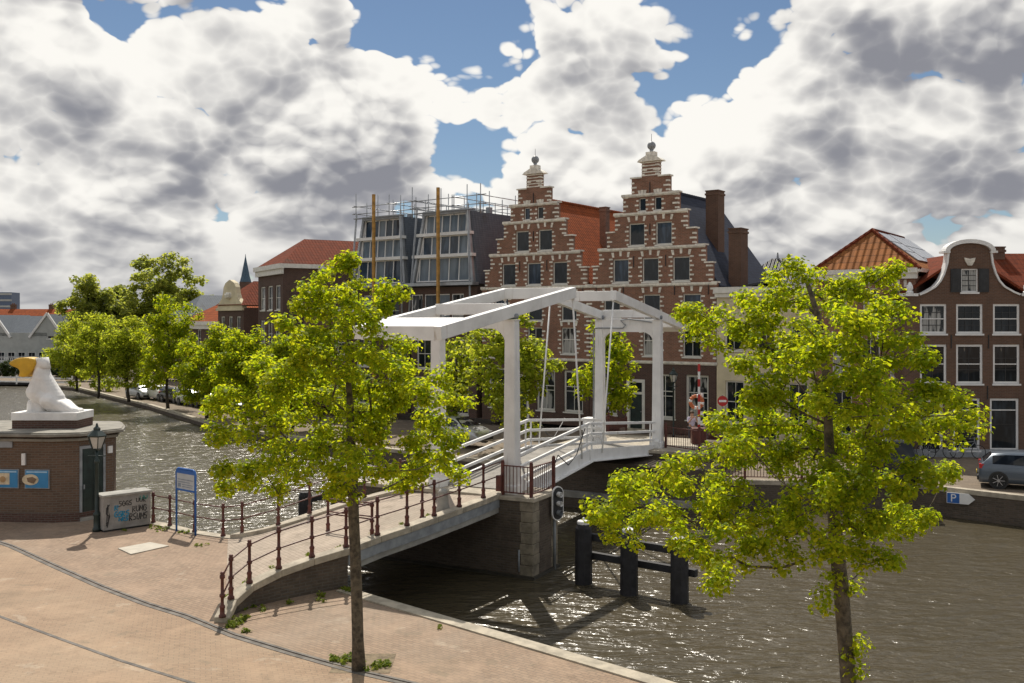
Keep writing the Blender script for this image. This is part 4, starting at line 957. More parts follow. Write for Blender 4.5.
mb = MB(); e = 9.68; HT = 11.95; c = [(-2.75,-.25,e),(2.85,-.25,e),(2.85,11,e),(-2.75,11,e),(-.1,1.9,HT),(-.1,8.5,HT)]; mb.add(c,[(3,2,1,0),(0,1,4),(1,2,5,4),(2,3,5),(3,0,4,5)]); rf = mb.build('roof', M_orangeold, t)
mb = MB()
for a, b in ((4,5),(4,0),(4,1)):
    A, B = Vector(c[a]), Vector(c[b]); k = int((B-A).length/.33)
    for i in range(k): mb.cyl(A+(B-A)*i/k, A+(B-A)*(i+1.1)/k, .12,.1,n=7)
mb.build('ridge_tiles', M_redroof, rf)
M_pv = mat('solar_glass', (0.36,0.38,0.42), 0.28, 0.03, 1.0, spec=1.0)  # base colour lightened to paint in the bright sky the panels reflect
ux = Vector((2.95,0,e-HT)); ul = ux.length; ux /= ul; nn_ = Vector((-ux.z,0,ux.x)); 
if nn_.z < 0: nn_ = -nn_
def pv(y0, y1, s0, s1):
    q = [Vector((-.1,y,HT))+ux*s+nn_*.07 for y, s in ((y0,s0),(y1,s0),(y1,s1),(y0,s1))]
    m = MB(); m.hexa([p-nn_*.05 for p in q]+[p for p in q]); o = m.build('solar_panel', M_pv, t)
    m = MB(); s = s0
    k = 3
    for i in range(1,k): a = Vector((-.1,y0,HT))+ux*(s0+(s1-s0)*i/k)+nn_*.075; b = Vector((-.1,y1,HT))+ux*(s0+(s1-s0)*i/k)+nn_*.075; m = MB(); m.bar(a,b,.03,.01); m.build('panel_frame', M_black, o)
for k in range(2): pv(2.1+k*1.15,3.2+k*1.15,.25,2.9)
for k in range(4): pv(4.6+k*1.15,5.7+k*1.15,.15,3.6)
# --- bell gable house
gx, gy = 23.35, 49.0
t = thing('bell_gable_house', 'brown brick house with white edged bell gable and black shutters beside the parked hatchback', 'house', (gx,gy,0), R(-2))
rows = [[(-1.82,6.3,1.34,1.52),(0,6.3,1.34,1.52),(1.85,6.3,1.34,1.52)],[(-1.82,3.75,1.34,2.0),(0,3.75,1.34,2.0),(1.85,3.75,1.34,2.0)],[(-.15,.35,1.35,2.65),(1.75,.35,1.45,2.65)]]
att = (.0,8.42,.86,1.2); door = (-1.9,.05,1.2,2.9)
H = [h for r in rows for h in r]+[att,door]
P = [(0,3.3),(8.28,3.3),(8.3,2.5),(8.42,2.2),(8.7,1.72),(9.0,1.46),(9.36,1.28),(9.9,1.12),(10.4,1.06),(10.55,1.08)]
mb = MB(); wall(mb,[(a[0],b[0],-a[1],a[1],-b[1],b[1]) for a,b in zip(P[:-1],P[1:])],H,0,.35)
arc = [(1.06*math.cos(a),10.55+.46*math.sin(a)) for a in [math.pi*k/12 for k in range(13)]]; mb.prism_y(arc,0,.35); mb.build('gable_wall', M_brickbrown, t)
mb = MB(); mb.box(-3.32,-3.0,.35,10,0,8.28); mb.box(3.0,3.32,.35,10,0,8.28); mb.build('side_wall', M_brickbrown, t)
mb = MB()
for sg in (-1,1):
    pts = [(sg*w,z) for z, w in P[2:]]
    for (xa,za),(xb,zb) in zip(pts[:-1],pts[1:]): mb.bar((xa+sg*.02,.15,za),(xb+sg*.02,.15,zb),.5,.09,Vector((0,0,1)) if abs(zb-za) < abs(xb-xa) else Vector((1,0,0)))
    mb.box(*((2.6,3.4) if sg > 0 else (-3.4,-2.6)),-.08,.42,8.22,8.36)
    mb.lathe([(.14,8.36),(.2,8.42),(.12,8.5),(.17,8.62),(.15,8.75),(.04,8.95)],(sg*2.95,.15,0),10)
arc = [(1.27*math.cos(a),10.5+.62*math.sin(a)) for a in [math.pi*k/16 for k in range(17)]]; inn = [(1.04*math.cos(a),10.5+.42*math.sin(a)) for a in [math.pi*k/16 for k in range(17)]]
for k in range(16): mb.add([(x,y,z) for y in (-.16,.45) for x,z in (arc[k],arc[k+1],inn[k+1],inn[k])],[(3,2,1,0),(4,5,6,7),(0,1,5,4),(1,2,6,5),(2,3,7,6),(3,0,4,7)])
for sg in (-1,1): mb.box(*((1.02,1.36) if sg > 0 else (-1.36,-1.02)),-.16,.45,10.42,10.52)
mb.build('coping', M_white, t)
mb = MB(); mb.prism_y([(-.22,9.98),(-.1,9.78),(.1,9.78),(.22,9.98),(.28,10.18),(0,10.12),(-.28,10.18)],-.08,.0); mb.build('stone_shield', M_stone, t)
for r, hs in enumerate(rows):
    for i, h in enumerate(hs): window(t,*h,*((3,4),(2,3),(1,2))[r],M_white,(G_half if i else G_curt,G_half,G_dark)[r],.05,.11,True,.5 if r < 2 else .8,.035,barm=M_black)
window(t,*att,2,4,M_white,G_curt,.05,.07,True,0,.03,barm=M_black)
for sg in (-1,1):
    mb = MB(); x = sg*.7; mb.box(x-.26,x+.26,-.06,-.01,8.42,9.62)
    for k in range(2): mb.box(x-.2,x+.2,-.075,-.06,8.5+.57*k,8.98+.57*k)
    mb.build('shutter', M_black, t)
window(t,*door,1,3,M_frame,G_dark,.1,.16,False,.75,name='door')
anchors(t, [(-2.75,5.9),(-.92,5.9),(.95,5.9),(2.75,5.9),(-2.75,3.3),(-.95,3.3),(.9,3.3),(2.8,3.3)])
mb = MB(); mb.box(-3.34,3.34,-.04,.0,0,.4); mb.build('plinth', M_lead, t)
mb = MB(); gable_roof(mb,3.32,8.3,10.5,.35,10); rf = mb.build('roof', M_redroof, t)
mb = MB(); mb.hexa([(2.1,2.2,9.15),(2.7,2.2,8.75),(2.7,3.2,8.75),(2.1,3.2,9.15),(2.15,2.2,9.28),(2.75,2.2,8.88),(2.75,3.2,8.88),(2.15,3.2,9.28)]); mb.build('skylight', M_zinc, rf)
chimney(t,1.75,2.6,8.9,10.35,.65,.6,M_brickbrown,0)
# --- next house to the right, only its roof edge is seen
t = thing('red_roof_house', 'house with red tiled roof and chimney at the far right edge of the row', 'house', (31.2,50.2,0), R(-2))
H = [(-2.6,3.6,1.2,2.0),(0,3.6,1.2,2.0),(2.6,3.6,1.2,2.0),(-2.6,.6,1.3,2.4),(2.6,.6,1.3,2.4)]
mb = MB(); wall(mb,[(0,7.2,-4.4,4.4,-4.4,4.4)],H,0,.3); mb.box(-4.4,-4.1,.3,9,0,7.2); mb.box(4.1,4.4,.3,9,0,7.2); mb.add([(-4.4,.3,7.2),(-4.4,9,7.2),(-4.4,4.6,10.6)],[(0,1,2)]); mb.build('wall', M_brickdark, t)
for h in H: window(t,*h,2,3,M_white,G_half,.06,.1)
mb = MB(); mb.hexa([(-4.5,-.3,7.0),(4.5,-.3,7.0),(4.5,4.6,10.6),(-4.5,4.6,10.6),(-4.5,-.3,7.2),(4.5,-.3,7.2),(4.5,4.6,10.8),(-4.5,4.6,10.8)]); mb.hexa([(-4.5,4.6,10.6),(4.5,4.6,10.6),(4.5,9.4,7.0),(-4.5,9.4,7.0),(-4.5,4.6,10.8),(4.5,4.6,10.8),(4.5,9.4,7.2),(-4.5,9.4,7.2)]); mb.build('roof', M_redroof, t)
chimney(t,-3.7,4.4,9.0,11.1,.6,.6,M_brickbrown,0)

# --- two modern mansard houses in scaffolding
def mansard(label, u, w, seedc):
    x, y = cx_loc(u)
    t = thing('mansard_house', label, 'house', (x,y,0), A36, 'mansard houses under scaffolding')
    hw = w/2-.05; zb, zt = 9.6, 14.9; tw = hw*.70; lean = 0.5
    H = [(-hw+.55+k*1.3,6.5,1.15,2.4) for k in range(int((2*hw-.3)/1.3))]
    H2 = [(-hw*.6,3.4,1.4,2.2),(hw*.55,3.4,1.4,2.2),(-hw*.6,.5,1.6,2.3),(hw*.55,.2,1.3,2.6)]
    mb = MB(); wall(mb,[(0,9.4,-hw,hw,-hw,hw)],H+H2,0,.3); mb.box(-hw,-hw+.3,.3,10,0,9.4); mb.box(hw-.3,hw,.3,10,0,9.4); mb.build('wall', M_brickdark, t)
    for i, h in enumerate(H): window(t,*h,1,2,M_white,(G_sky,G_curt,G_dark)[(i+seedc)%3],.08,.07,False,.35)
    for i, h in enumerate(H2): window(t,*h,2,2,M_frame,G_half if i % 2 else G_dark,.08,.1)
    # slate body: front face slopes back, sides slope in
    c = [(-hw,.12,zb),(hw,.12,zb),(hw,10,zb),(-hw,10,zb),(-tw,lean,zt),(tw,lean,zt),(tw+.5,9,zt),(-tw-.5,9,zt)]
    mb = MB(); mb.hexa(c); rf = mb.build('mansard_roof', M_slatepale, t)
    def fp(a, z, o=0.0):      # point on the sloping front: a in -1..1, z height, o outwards
        f = (z-zb)/(zt-zb); ww = hw+(tw-hw)*f; return Vector((a*ww*.86, .12+(lean-.12)*f-o-.03, z))
    mb = MB()
    for a in (-1,1): mb.bar(fp(a*1.08,zb+.02,.06),fp(a*1.08,zt+.02,.06),.42,.2,Vector((1,0,0)))
    mb.bar(fp(-1.15,zt,.1),fp(1.15,zt,.1),.35,.3); mb.build('roof_edge', M_zinc, t)
    rows = [(zb+.25,zb+1.95),(zb+2.2,zb+3.55),(zb+3.8,zt-.2)]
    for ri, (a,b) in enumerate(rows):
        mb = MB(); nc = 5; 
        fb = (b-zb)/(zt-zb); fa = (a-zb)/(zt-zb); wt = (hw+(tw-hw)*fb)/(hw+(tw-hw)*fa)
        for k in range(nc+1): aa = -1+2*k/nc; mb.bar(fp(aa*wt,a,.04),fp(aa,b,.04),.07,.07,Vector((1,0,0)))
        for aa in (-1,1): mb.bar(fp(aa,a,.04),fp(aa,b,.04),.09,.09,Vector((1,0,0)))
        for z in (a,b): mb.bar(fp(-1,z,.04),fp(1,z,.04),.09,.09)
        fr = mb.build('glass_front', M_white, t)
        for k in range(nc):
            a0, a1 = -1+2*k/nc, -1+2*(k+1)/nc
            mb = MB(); q = [fp(a0*wt if k else a0,a,.02),fp(a1*wt if k < nc-1 else a1,a,.02),fp(a1,b,.02),fp(a0,b,.02)]; mb.quad(*q)
            mb.build('pane', (G_sky,G_sky,G_blue,G_sky,G_blue,G_sky)[(k*2+ri*3+seedc)%6], fr)
    for z, dpt_ in ((zb,.75),(zb+2.08,.5),(zb+3.68,.45)):
        f = (z-zb)/(zt-zb); ww = hw+(tw-hw)*f+.12; y1 = .12+(lean-.12)*f
        mb = MB(); mb.box(-ww,ww,y1-dpt_,y1-.02,z-.1,z+.12); mb.build('balcony_ledge', M_white if z > zb else M_zinc, t)
    mb = MB()
    for k in range(3): mb.box(-tw+.6+k*1.6,-tw+.95+k*1.6,3,3.35,zt,zt+.5)
    mb.build('roof_vent', M_lead, t)
    # scaffolding is a thing of its own
    s = thing('scaffolding', label.split(' mansard')[0]+' set of scaffold tubes with timber upright round a mansard roof', 'scaffolding', (x,y,0), A36, 'scaffolding on the mansard houses')
    mb = MB(); r = .035; rr = random.Random(seedc)
    xs = [-tw-.7+k*(2*tw+1.8)/5 for k in range(6)]
    for i, xx in enumerate(xs):
        for yy in (lean-.25, 4.5, 8.5): mb.cyl((xx,yy,zt-.3),(xx,yy,zt+1.2+rr.uniform(0,.9)),r,n=6)
    for yy in (lean-.25, 8.5):
        for z in (zt+.45,zt+1.05): mb.cyl((xs[0]-.4,yy,z+rr.uniform(-.05,.05)),(xs[-1]+.5,yy,z+rr.uniform(-.05,.05)),r,n=6)
    for xx in (xs[0],xs[-1],xs[3]):
        for z in (zt+.45,zt+1.05): mb.cyl((xx,lean-.5,z),(xx,9,z),r,n=6)
    for sg in (-1,1):
        for o in (.9,.35): mb.cyl((sg*(hw+.1),-.55-o*.2,3),(sg*(tw+.25),lean-.5-o*.2,zt+.4),r,n=6)
    mb.build('tube', M_zinc, s, True)
    mb = MB(); mb.box(.24,.43,-1.05,-.87,0,zt+1.65); mb.build('timber_upright', M_scaffwood, s)
    mb = MB(); mb.box(-tw-.5,tw+.7,lean-.75,lean-.45,zt-.02,zt+.04); mb.build('scaffold_board', M_scaffwood if 0 else M_lead, s)
    return t
mansard('right hand dark mansard house with glazed front, touching the left step gable', 17.2, 6.3, 1)
mansard('left hand dark mansard house with glazed front, second from the step gables', 23.6, 6.0, 2)
# --- a plain house in the row hidden behind the left tree, then the corner house and the little neck gable
x, y = cx_loc(29.6)
t = thing('low_brick_house', 'low brown brick house with white cornice between the mansard houses and the red hipped roof', 'house', (x,y,0), R(-42))
H = [(-1.6,4.3,1.0,1.8),(0.2,4.3,1.0,1.8),(2.0,4.3,1.0,1.8),(-1.6,.8,1.1,2.2),(2.0,.8,1.1,2.2)]
mb = MB(); wall(mb,[(0,7.6,-2.9,2.9,-2.9,2.9)],H,0,.3); mb.box(-2.9,-2.6,.3,8,0,7.6); mb.box(2.6,2.9,.3,8,0,7.6); mb.build('wall', M_brickbrown, t)
mb = MB(); mb.box(-3,3,-.3,.0,7.6,8.0); mb.box(-3,3,0,8,7.62,7.7); mb.build('cornice', M_frame, t)
for h in H: window(t,*h,2,2,None,G_half,.08,.09)
chimney(t,-2.0,5,7.7,12.8,.6,.8,M_brickdark,1)
def rowhouse(label, pr, Y, rot, w, dpt, hz, windows, roofm, roof_h, name='canal_house', cornice=True, brickm=None, neck=None):
    x = (pr-512)/F*Y; c = Vector((math.cos(R(rot)), math.sin(R(rot))))
    t = thing(name, label, 'house', (x-c.x*w/2, Y-c.y*w/2, -.45), R(rot))
    hw = w/2; mb = MB(); wall(mb,[(0,hz,-hw,hw,-hw,hw)],windows,0,.3); mb.box(-hw,-hw+.3,.3,dpt,0,hz); mb.box(hw-.3,hw,.3,dpt,0,hz)
    mb.box(-hw+.3,hw-.3,dpt-.3,dpt,0,hz); mb.build('wall', brickm or M_brickdark, t)
    for i, h in enumerate(windows): window(t,*h,2,2,M_frame,G_half if i % 3 else G_curt,.08,.1)
    if cornice:
        mb = MB(); mb.box(-hw-.3,hw+.35,-.4,.0,hz-.1,hz+.3); mb.box(-hw-.15,hw+.2,-.25,.0,hz-.55,hz-.1); mb.box(hw,hw+.3,.0,dpt,hz-.05,hz+.3); mb.build('cornice', M_frame, t)
    mb = MB(); e = hz+.25; q = [(-hw-.3,-.2,e),(hw+.25,-.2,e),(hw+.25,dpt+.2,e),(-hw-.3,dpt+.2,e),(0,hw*.8,e+roof_h),(0,dpt+.2,e+roof_h)]
    mb.add(q,[(3,2,1,0),(0,1,4),(1,2,5,4),(2,3,5),(3,0,4,5)]); rf = mb.build('roof', roofm, t)
    return t
w3 = lambda z, h, w=.9, s=2.0: [(-s,z,w,h),(0,z,w,h),(s,z,w,h)]
t = rowhouse('corner house with white cornice and red hipped roof, left of the scaffolding', 283, 80, -60, 7.6, 14, 11.85, w3(8.3,2.1,1.5,2.3)+w3(5.1,2.3,1.5,2.3)+w3(1.0,2.5,1.2,2.3), M_redroof, 2.5)
chimney(t,1.8,9,12.5,14.8,.7,.7,M_brickdark,1)
t = rowhouse('small brick house with cream ornate neck gable near the church spire', 243.7, 90, -50, 5.9, 10, 8.6, w3(5.6,2.2,.9,1.8)+w3(1.5,2.5,.9,1.8), M_redroof, 2.4, cornice=False)
P = [(8.6,2.95),(9.1,2.5),(9.5,1.9),(10.0,1.55),(10.6,1.4),(11.0,1.0),(11.3,.1)]
mb = MB(); wall(mb,[(a[0],b[0],-a[1],a[1],-b[1],b[1]) for a,b in zip(P[:-1],P[1:])],[],-.1,.45); mb.box(-3.05,3.05,-.2,.0,8.35,8.6); mb.build('neck_gable', M_cream, t)
mb = MB(); mb.lathe([(.1,0),(.45,.2),(.5,.5),(.3,.7)],(0,-.1,9.4),10); mb.build('gable_ornament', M_stone, t)
t = rowhouse('orange roofed brick house behind the quay trees left of the neck gable', 217, 104, -48, 9, 10, 7.0, w3(4.4,2,1,2.6)+w3(1.3,2.2,1,2.6), M_orange, 2.6)
chimney(t,-2,5,8.5,10.6,.7,.7)
t = rowhouse('dark brick house with grey gable front farther along the left quay', 190, 118, -48, 8, 10, 7.4, w3(5,2,1,2.4)+w3(1.5,2.2,1,2.4), M_slatepale, 3.0)
# church spire
p = W(245.5,282,260); t = thing('church_spire', 'slender blue green church spire rising far behind the neck gable', 'church spire', (p.x,260,0))
mb = MB(); mb.box(-1.3,1.3,-1.3,1.3,0,p.z); mb.build('tower', M_brickdark, t)
mb = MB(); mb.lathe([(1.6,p.z),(1.15,p.z+1.6),(.12,W(0,257,260).z),(.05,W(0,254,260).z)],(0,0,0),8); mb.build('spire', mat('copper_blue', (.05,.10,.15), .6, .15), t)
# white double gabled house on the far left, with the orange roofs and the tower block behind
p = W(-14,0,140)
t = thing('white_gabled_house', 'pale grey double gabled house with dark roof and balcony on the far left bank', 'house', (p.x,140,-.75), R(-4))
bw = 11.6
H = [(1.5,4.6,1.1,1.7),(9.9,5.0,1.3,2.1)]+[(.7+k*1.55,1.8,1.15,1.3) for k in range(7)]
mb = MB(); wall(mb,[(0,5.4,-1,bw,-1,bw),(5.4,5.9,-1,4.2,-1,3.5)],H,0,.3)
mb.prism_y([(-1,5.4),(3.6,5.4),(1.3,8.5)],0,.3); mb.prism_y([(6.8,5.4),(bw,5.4),(9.3,8.6)],0,.3)
mb.box(-1,-.7,.3,9,0,5.4); mb.box(bw-.3,bw,.3,9,0,5.4); mb.build('wall', M_grey, t)
for x0, xm, x1, zt_ in ((-1,1.3,3.6,8.5),(6.8,9.3,bw,8.6)):
    mb = MB(); mb.bar((x0-.2,-.1,5.2),(xm,-.1,zt_+.12),.25,.3); mb.bar((xm,-.1,zt_+.12),(x1+.2,-.1,5.2),.25,.3); mb.build('barge_board', M_white, t)
mb = MB(); gable_roof(mb,2.3,5.5,8.5,0,9,cx=1.3); gable_roof(mb,2.4,5.5,8.6,0,9,cx=9.3); mb.hexa([(2.2,.2,5.5),(8.2,.2,5.5),(8.2,4.5,8.2),(2.2,4.5,8.2),(2.2,.2,5.6),(8.2,.2,5.6),(8.2,4.5,8.35),(2.2,4.5,8.35)]); mb.build('roof', M_slatepale, t)
for i, h in enumerate(H): window(t,*h,2,1,M_white,G_dark if i % 2 else G_half,.06,.09)
mb = MB(); mb.box(0,10.9,-1.0,-.02,1.35,1.5); mb.box(0,10.9,-1.0,-.94,2.25,2.33)
for k in range(34): mb.box(.02+k*.328,.1+k*.328,-1,-.95,1.5,2.25)
mb.build('balcony', M_white, t)
p = W(12,0,175); t = thing('orange_roof_terrace', 'long low terrace with orange tiled roof behind the pale double gabled house', 'house', (p.x,175,-.75), R(3))
mb = MB(); mb.box(-12,16,0,9,0,6.5); mb.build('wall', M_brickbrown, t)
mb = MB(); mb.hexa([(-12.3,-.4,6.3),(16.3,-.4,6.3),(16.3,4.5,9.6),(-12.3,4.5,9.6),(-12.3,-.4,6.5),(16.3,-.4,6.5),(16.3,4.5,9.8),(-12.3,4.5,9.8)]); mb.hexa([(-12.3,4.5,9.6),(16.3,4.5,9.6),(16.3,9.4,6.3),(-12.3,9.4,6.3),(-12.3,4.5,9.8),(16.3,4.5,9.8),(16.3,9.4,6.5),(-12.3,9.4,6.5)]); mb.build('roof', M_orange, t)
for k in range(4): chimney(t,-9+k*7,5,8.8,10.6,.8,.8)
mb = MB(); mb.box(6,8.2,.6,1.8,7,8.6); mb.build('dormer', M_white, t)
p = W(4,0,420); t = thing('tower_block', 'distant blue grey tower block beyond the orange roofs', 'tower block', (p.x-1,420,-.75), R(8))
zt_ = W(0,290.5,420).z; mb = MB(); mb.box(-6,4,0,10,0,zt_); mb.build('wall', mat('tower_blue', (.10,.14,.22), .6, .1), t)
for k in range(5): mb = MB(); mb.box(-6.1,4.1,-.2,0,zt_-1.2-k*2.7,zt_-.4-k*2.7); mb.build('balcony_band', M_grey, t)
# ------------------------------------------------------------------ trees
def leaf_mesh(name, centers, per, spread, size, m, seed, lobed=True, droop=0.25):
    rs = np.random.RandomState(seed)
    C = np.repeat(np.asarray(centers), per, axis=0); n = len(C)
    off_ = rs.normal(size=(n,3)); off_ /= np.linalg.norm(off_,axis=1,keepdims=True)+1e-9
    rad = spread*rs.rand(n)**0.5
    P = C+off_*rad[:,None]*np.array([1,1,.75])
    nrm = off_*0.7+np.array([0,0,0.75])+rs.normal(size=(n,3))*0.45; nrm /= np.linalg.norm(nrm,axis=1,keepdims=True)
    d = rs.normal(size=(n,3)); d[:,2] -= droop; d -= nrm*(d*nrm).sum(1,keepdims=True); d /= np.linalg.norm(d,axis=1,keepdims=True)
    sx = np.cross(nrm, d); s = size*(0.6+0.7*rs.rand(n))
    if lobed:
        shp = [(0,-.5,0),(.5,-.12,.1),(.3,.22,.04),(0,.58,-.1),(-.3,.22,.04),(-.5,-.12,.1)]
        tri = [(0,1,2),(0,2,3),(0,3,4),(0,4,5)]
    else:
        shp = [(0,-.55,0),(.34,-.05,.08),(0,.55,-.05),(-.34,-.05,.08)]; tri = [(0,1,2),(0,2,3)]
    k = len(shp); A = np.array(shp)
    V = P[:,None,:]+(sx[:,None,:]*A[None,:,0:1]+d[:,None,:]*A[None,:,1:2]+nrm[:,None,:]*A[None,:,2:3])*s[:,None,None]
    T = (np.arange(n)[:,None,None]*k+np.array(tri)[None]).reshape(-1,3)
    V = V.reshape(-1,3)
    me = bpy.data.meshes.new(name); me.vertices.add(len(V)); me.vertices.foreach_set('co', V.ravel())
    me.loops.add(len(T)*3); me.loops.foreach_set('vertex_index', T.ravel().astype(np.int32))
    me.polygons.add(len(T)); me.polygons.foreach_set('loop_start', np.arange(len(T),dtype=np.int32)*3); me.polygons.foreach_set('loop_total', np.full(len(T),3,dtype=np.int32))
    me.update(); me.materials.append(m); return me
def limbs(trunk, clusters, r0, seed):
    """trunk: list of points; clusters: tips. Returns tubes (points, radii), radii from the number of tips carried"""
    rg = random.Random(seed)
    nodes = [Vector(p) for p in trunk]; par = [i-1 for i in range(len(trunk))]; cnt = [0]*len(nodes)
    start = int(len(trunk)*0.33)
    order = sorted(range(len(clusters)), key=lambda i: min((clusters[i]-nodes[j]).length for j in range(start,len(trunk))))
    tips = []
    for i in order:
        c = clusters[i]; best = None
        for j in range(start, len(nodes)):
            v = c-nodes[j]; dist = v.length
            cost = dist+max(0.0,(nodes[j].z-c.z+0.1*dist))*1.3+(0.0 if j >= len(trunk) else 0.15)
            if best is None or cost < best[0]: best = (cost, j)
        j = best[1]; a = nodes[j]; v = c-a; m = max(1, int(v.length/0.35)); last = j
        side = Vector((rg.uniform(-1,1),rg.uniform(-1,1),rg.uniform(-.3,.3)))*0.09*v.length
        for s in range(1, m+1):
            f = s/m; p = a+v*f+side*math.sin(math.pi*f)+Vector((0,0,-0.10*v.length*math.sin(math.pi*f)*(1 if v.z > 0 else -.6)))
            nodes.append(p); par.append(last); cnt.append(0); last = len(nodes)-1
        tips.append(last)
    for tp in tips:
        k = tp
        while k >= 0: cnt[k] += 1; k = par[k]
    return nodes, par, cnt
def tree(label, base, trunk_rel, blobs, per_m2=9.0, leaves=30, spread=0.3, size=0.16, r0=0.17, leafm=None, barkm=None, seed=1, lobed=True, name='broadleaf_tree', group=None, ncl=None, minr=0.008, extra=()):
    t = thing(name, label, 'tree', base, 0, group); rg = random.Random(seed); b = Vector(base)
    cl = []
    tot = sum(q[3]*q[4]*q[5] for q in blobs)**1.0
    for cx, cy, cz, rx, ry, rz in blobs:
        k = max(2, int(round(ncl*(rx*ry*rz)**.667/sum((q[3]*q[4]*q[5])**.667 for q in blobs))))
        for _ in range(k):
            while True:
                v = Vector((rg.uniform(-1,1),rg.uniform(-1,1),rg.uniform(-1,1)))
                if v.length <= 1: break
            v = v*(v.length**-0.25 if v.length > .05 else 1)
            if v.length > 1: v.normalize()
            cl.append(Vector((cx+v.x*rx,cy+v.y*ry,cz+v.z*rz)))
    nodes, par, cnt = limbs(trunk_rel, cl, r0, seed)
    nt_ = len(trunk_rel); mb = MB(); total = max(1,cnt[0])
    radt = []
    for i in range(nt_):
        f = cnt[i]/total; radt.append(max(minr*1.5, r0*(0.25+0.75*f**.5)*(1.0-0.25*i/nt_)))
    radt[0] *= 1.25
    tr = [Vector(p)+Vector((rg.uniform(-1,1),rg.uniform(-1,1),0))*r0*.12 for p in trunk_rel]
    mb.tube(tr, radt, 10)
    kidsof = {}
    for i in range(nt_, len(nodes)): kidsof.setdefault(par[i], []).append(i)
    done = set()
    def rad(i): return max(minr, r0*0.62*(cnt[i]/total)**.5)
    for i in range(nt_, len(nodes)):
        if i in done: continue
        ch = [nodes[par[i]], nodes[i]]; rr = [min(rad(i)*1.15, radt[par[i]] if par[i] < nt_ else 9), rad(i)]; done.add(i); k = i
        while kidsof.get(k):
            nx = max(kidsof[k], key=lambda q: cnt[q])
            if nx in done: break
            done.add(nx); ch.append(nodes[nx]); rr.append(rad(nx)); k = nx
        mb.tube(ch, rr, 6 if rr[0] > .02 else 4)
    mb.build('trunk', barkm or M_bark, t, True)
    cl2 = cl+[Vector(e) for e in extra]
    if minr < .02 and lobed: cl2 += [nodes[i] for i in range(nt_, len(nodes)) if cnt[i] <= 2 and rg.random() < .35]
    place('crown', leaf_mesh('crown', [tuple(c) for c in cl2], leaves if lobed else int(leaves*1.7), spread, size, leafm or M_leaf, seed, lobed), t)
    return t
def pxblobs(lst, base, Y, seed, depth=1.5, thick=0.9, dmap=None):
    rg = random.Random(seed); out = []
    for q in lst:
        px, py, rx, ry = q[:4]; dy = q[4] if len(q) > 4 else rg.uniform(-depth, depth)
        p = W(px,py,Y+dy); s = (Y+dy)/F
        out.append((p.x-base[0], p.y-base[1], p.z-base[2], rx*s, max(rx*s,ry*s)*thick, ry*s))
    return out
# left foreground tree
Y1 = 19.2; base1 = (G(358,670).x, Y1, 0)
tr1 = [W(px,py,Y1)-Vector(base1) for px,py in ((358.5,672),(358,640),(357,600),(355.5,560),(354,520),(352.5,480),(351,445),(350,410),(348,375),(347,340),(348,310),(352,285))]
B1 = [(350,272,24,16),(340,290,30,20),(378,296,26,18),(300,300,26,18),(322,318,34,20),(362,322,26,20),(284,322,16,12),(400,352,20,14),(300,350,40,24),(350,355,48,28),(262,372,28,20),(395,375,36,20),(232,402,26,16),(300,392,48,26),(370,400,52,28),(420,395,26,16),(440,375,18,14),(258,425,42,22),(330,432,55,26),(405,430,44,22),(450,425,20,14),(452,452,22,18),(425,470,34,18),(225,432,20,14),(290,462,48,20),(360,468,45,20),(400,478,22,14),(240,470,30,16),(228,490,18,9),(214,408,12,9),(270,490,22,9),(455,400,16,10),(340,490,30,10),(462,478,12,8)]
tree('slender maple with yellow green crown standing on the terrace at the left of the bridge', base1, tr1, pxblobs([(a,b_,c*.93,d*.92) for a,b_,c,d in B1],base1,Y1,3), ncl=320, leaves=88, spread=.27, size=.074, r0=.118, seed=11)
# right foreground tree
Y2 = 14.6; base2 = (W(851,783,Y2).x, Y2, 0)
tr2 = [W(px,py,Y2)-Vector(base2) for px,py in ((854,783),(852,730),(849,680),(844,630),(840,585),(837,545),(834,505),(831,465),(828,425),(826,385),(823,350),(818,318),(808,285))]
B2 = [(799,272,26,16),(790,292,36,20),(832,290,36,22),(872,288,28,18),(890,275,14,14),(757,308,36,20),(820,322,52,26),(880,320,36,22),(715,328,30,20),(695,318,16,12),(760,345,54,26),(835,360,56,28),(900,352,32,18),(922,360,16,12),(748,362,22,18),(788,390,46,27),(855,400,56,28),(905,398,34,20),(935,392,22,14),(750,425,50,24),(825,440,60,30),(900,430,44,24),(955,425,30,18),(978,408,18,12),(950,402,22,12),(728,440,24,16),(672,470,32,18),(745,465,52,26),(815,485,60,30),(885,475,50,26),(935,470,26,18),(640,488,32,20),(615,500,26,20),(600,520,16,14),(690,505,44,24),(755,515,54,28),(830,525,55,26),(885,520,40,22),(915,510,18,14),(640,515,30,18),(625,535,18,12),(715,545,40,20),(770,555,36,18),(870,550,30,16),(840,560,24,12),(725,575,26,12),(690,540,22,16)]
ex2 = [W(px,py,Y2)-Vector(base2)+Vector((rx,-.1,0)) for px,py,rx in ((832,575,-.05),(826,590,-.05),(848,652,.05),(853,640,.06),(826,605,-.08),(850,668,.04),(846,585,.08))]
tree('broad maple with yellow green crown rising from below the frame at the right', base2, tr2, pxblobs([(a,b_,c*.95,d*.93) for a,b_,c,d in B2],base2,Y2,5), ncl=500, leaves=84, spread=.225, size=.061, r0=.125, seed=23, extra=ex2)

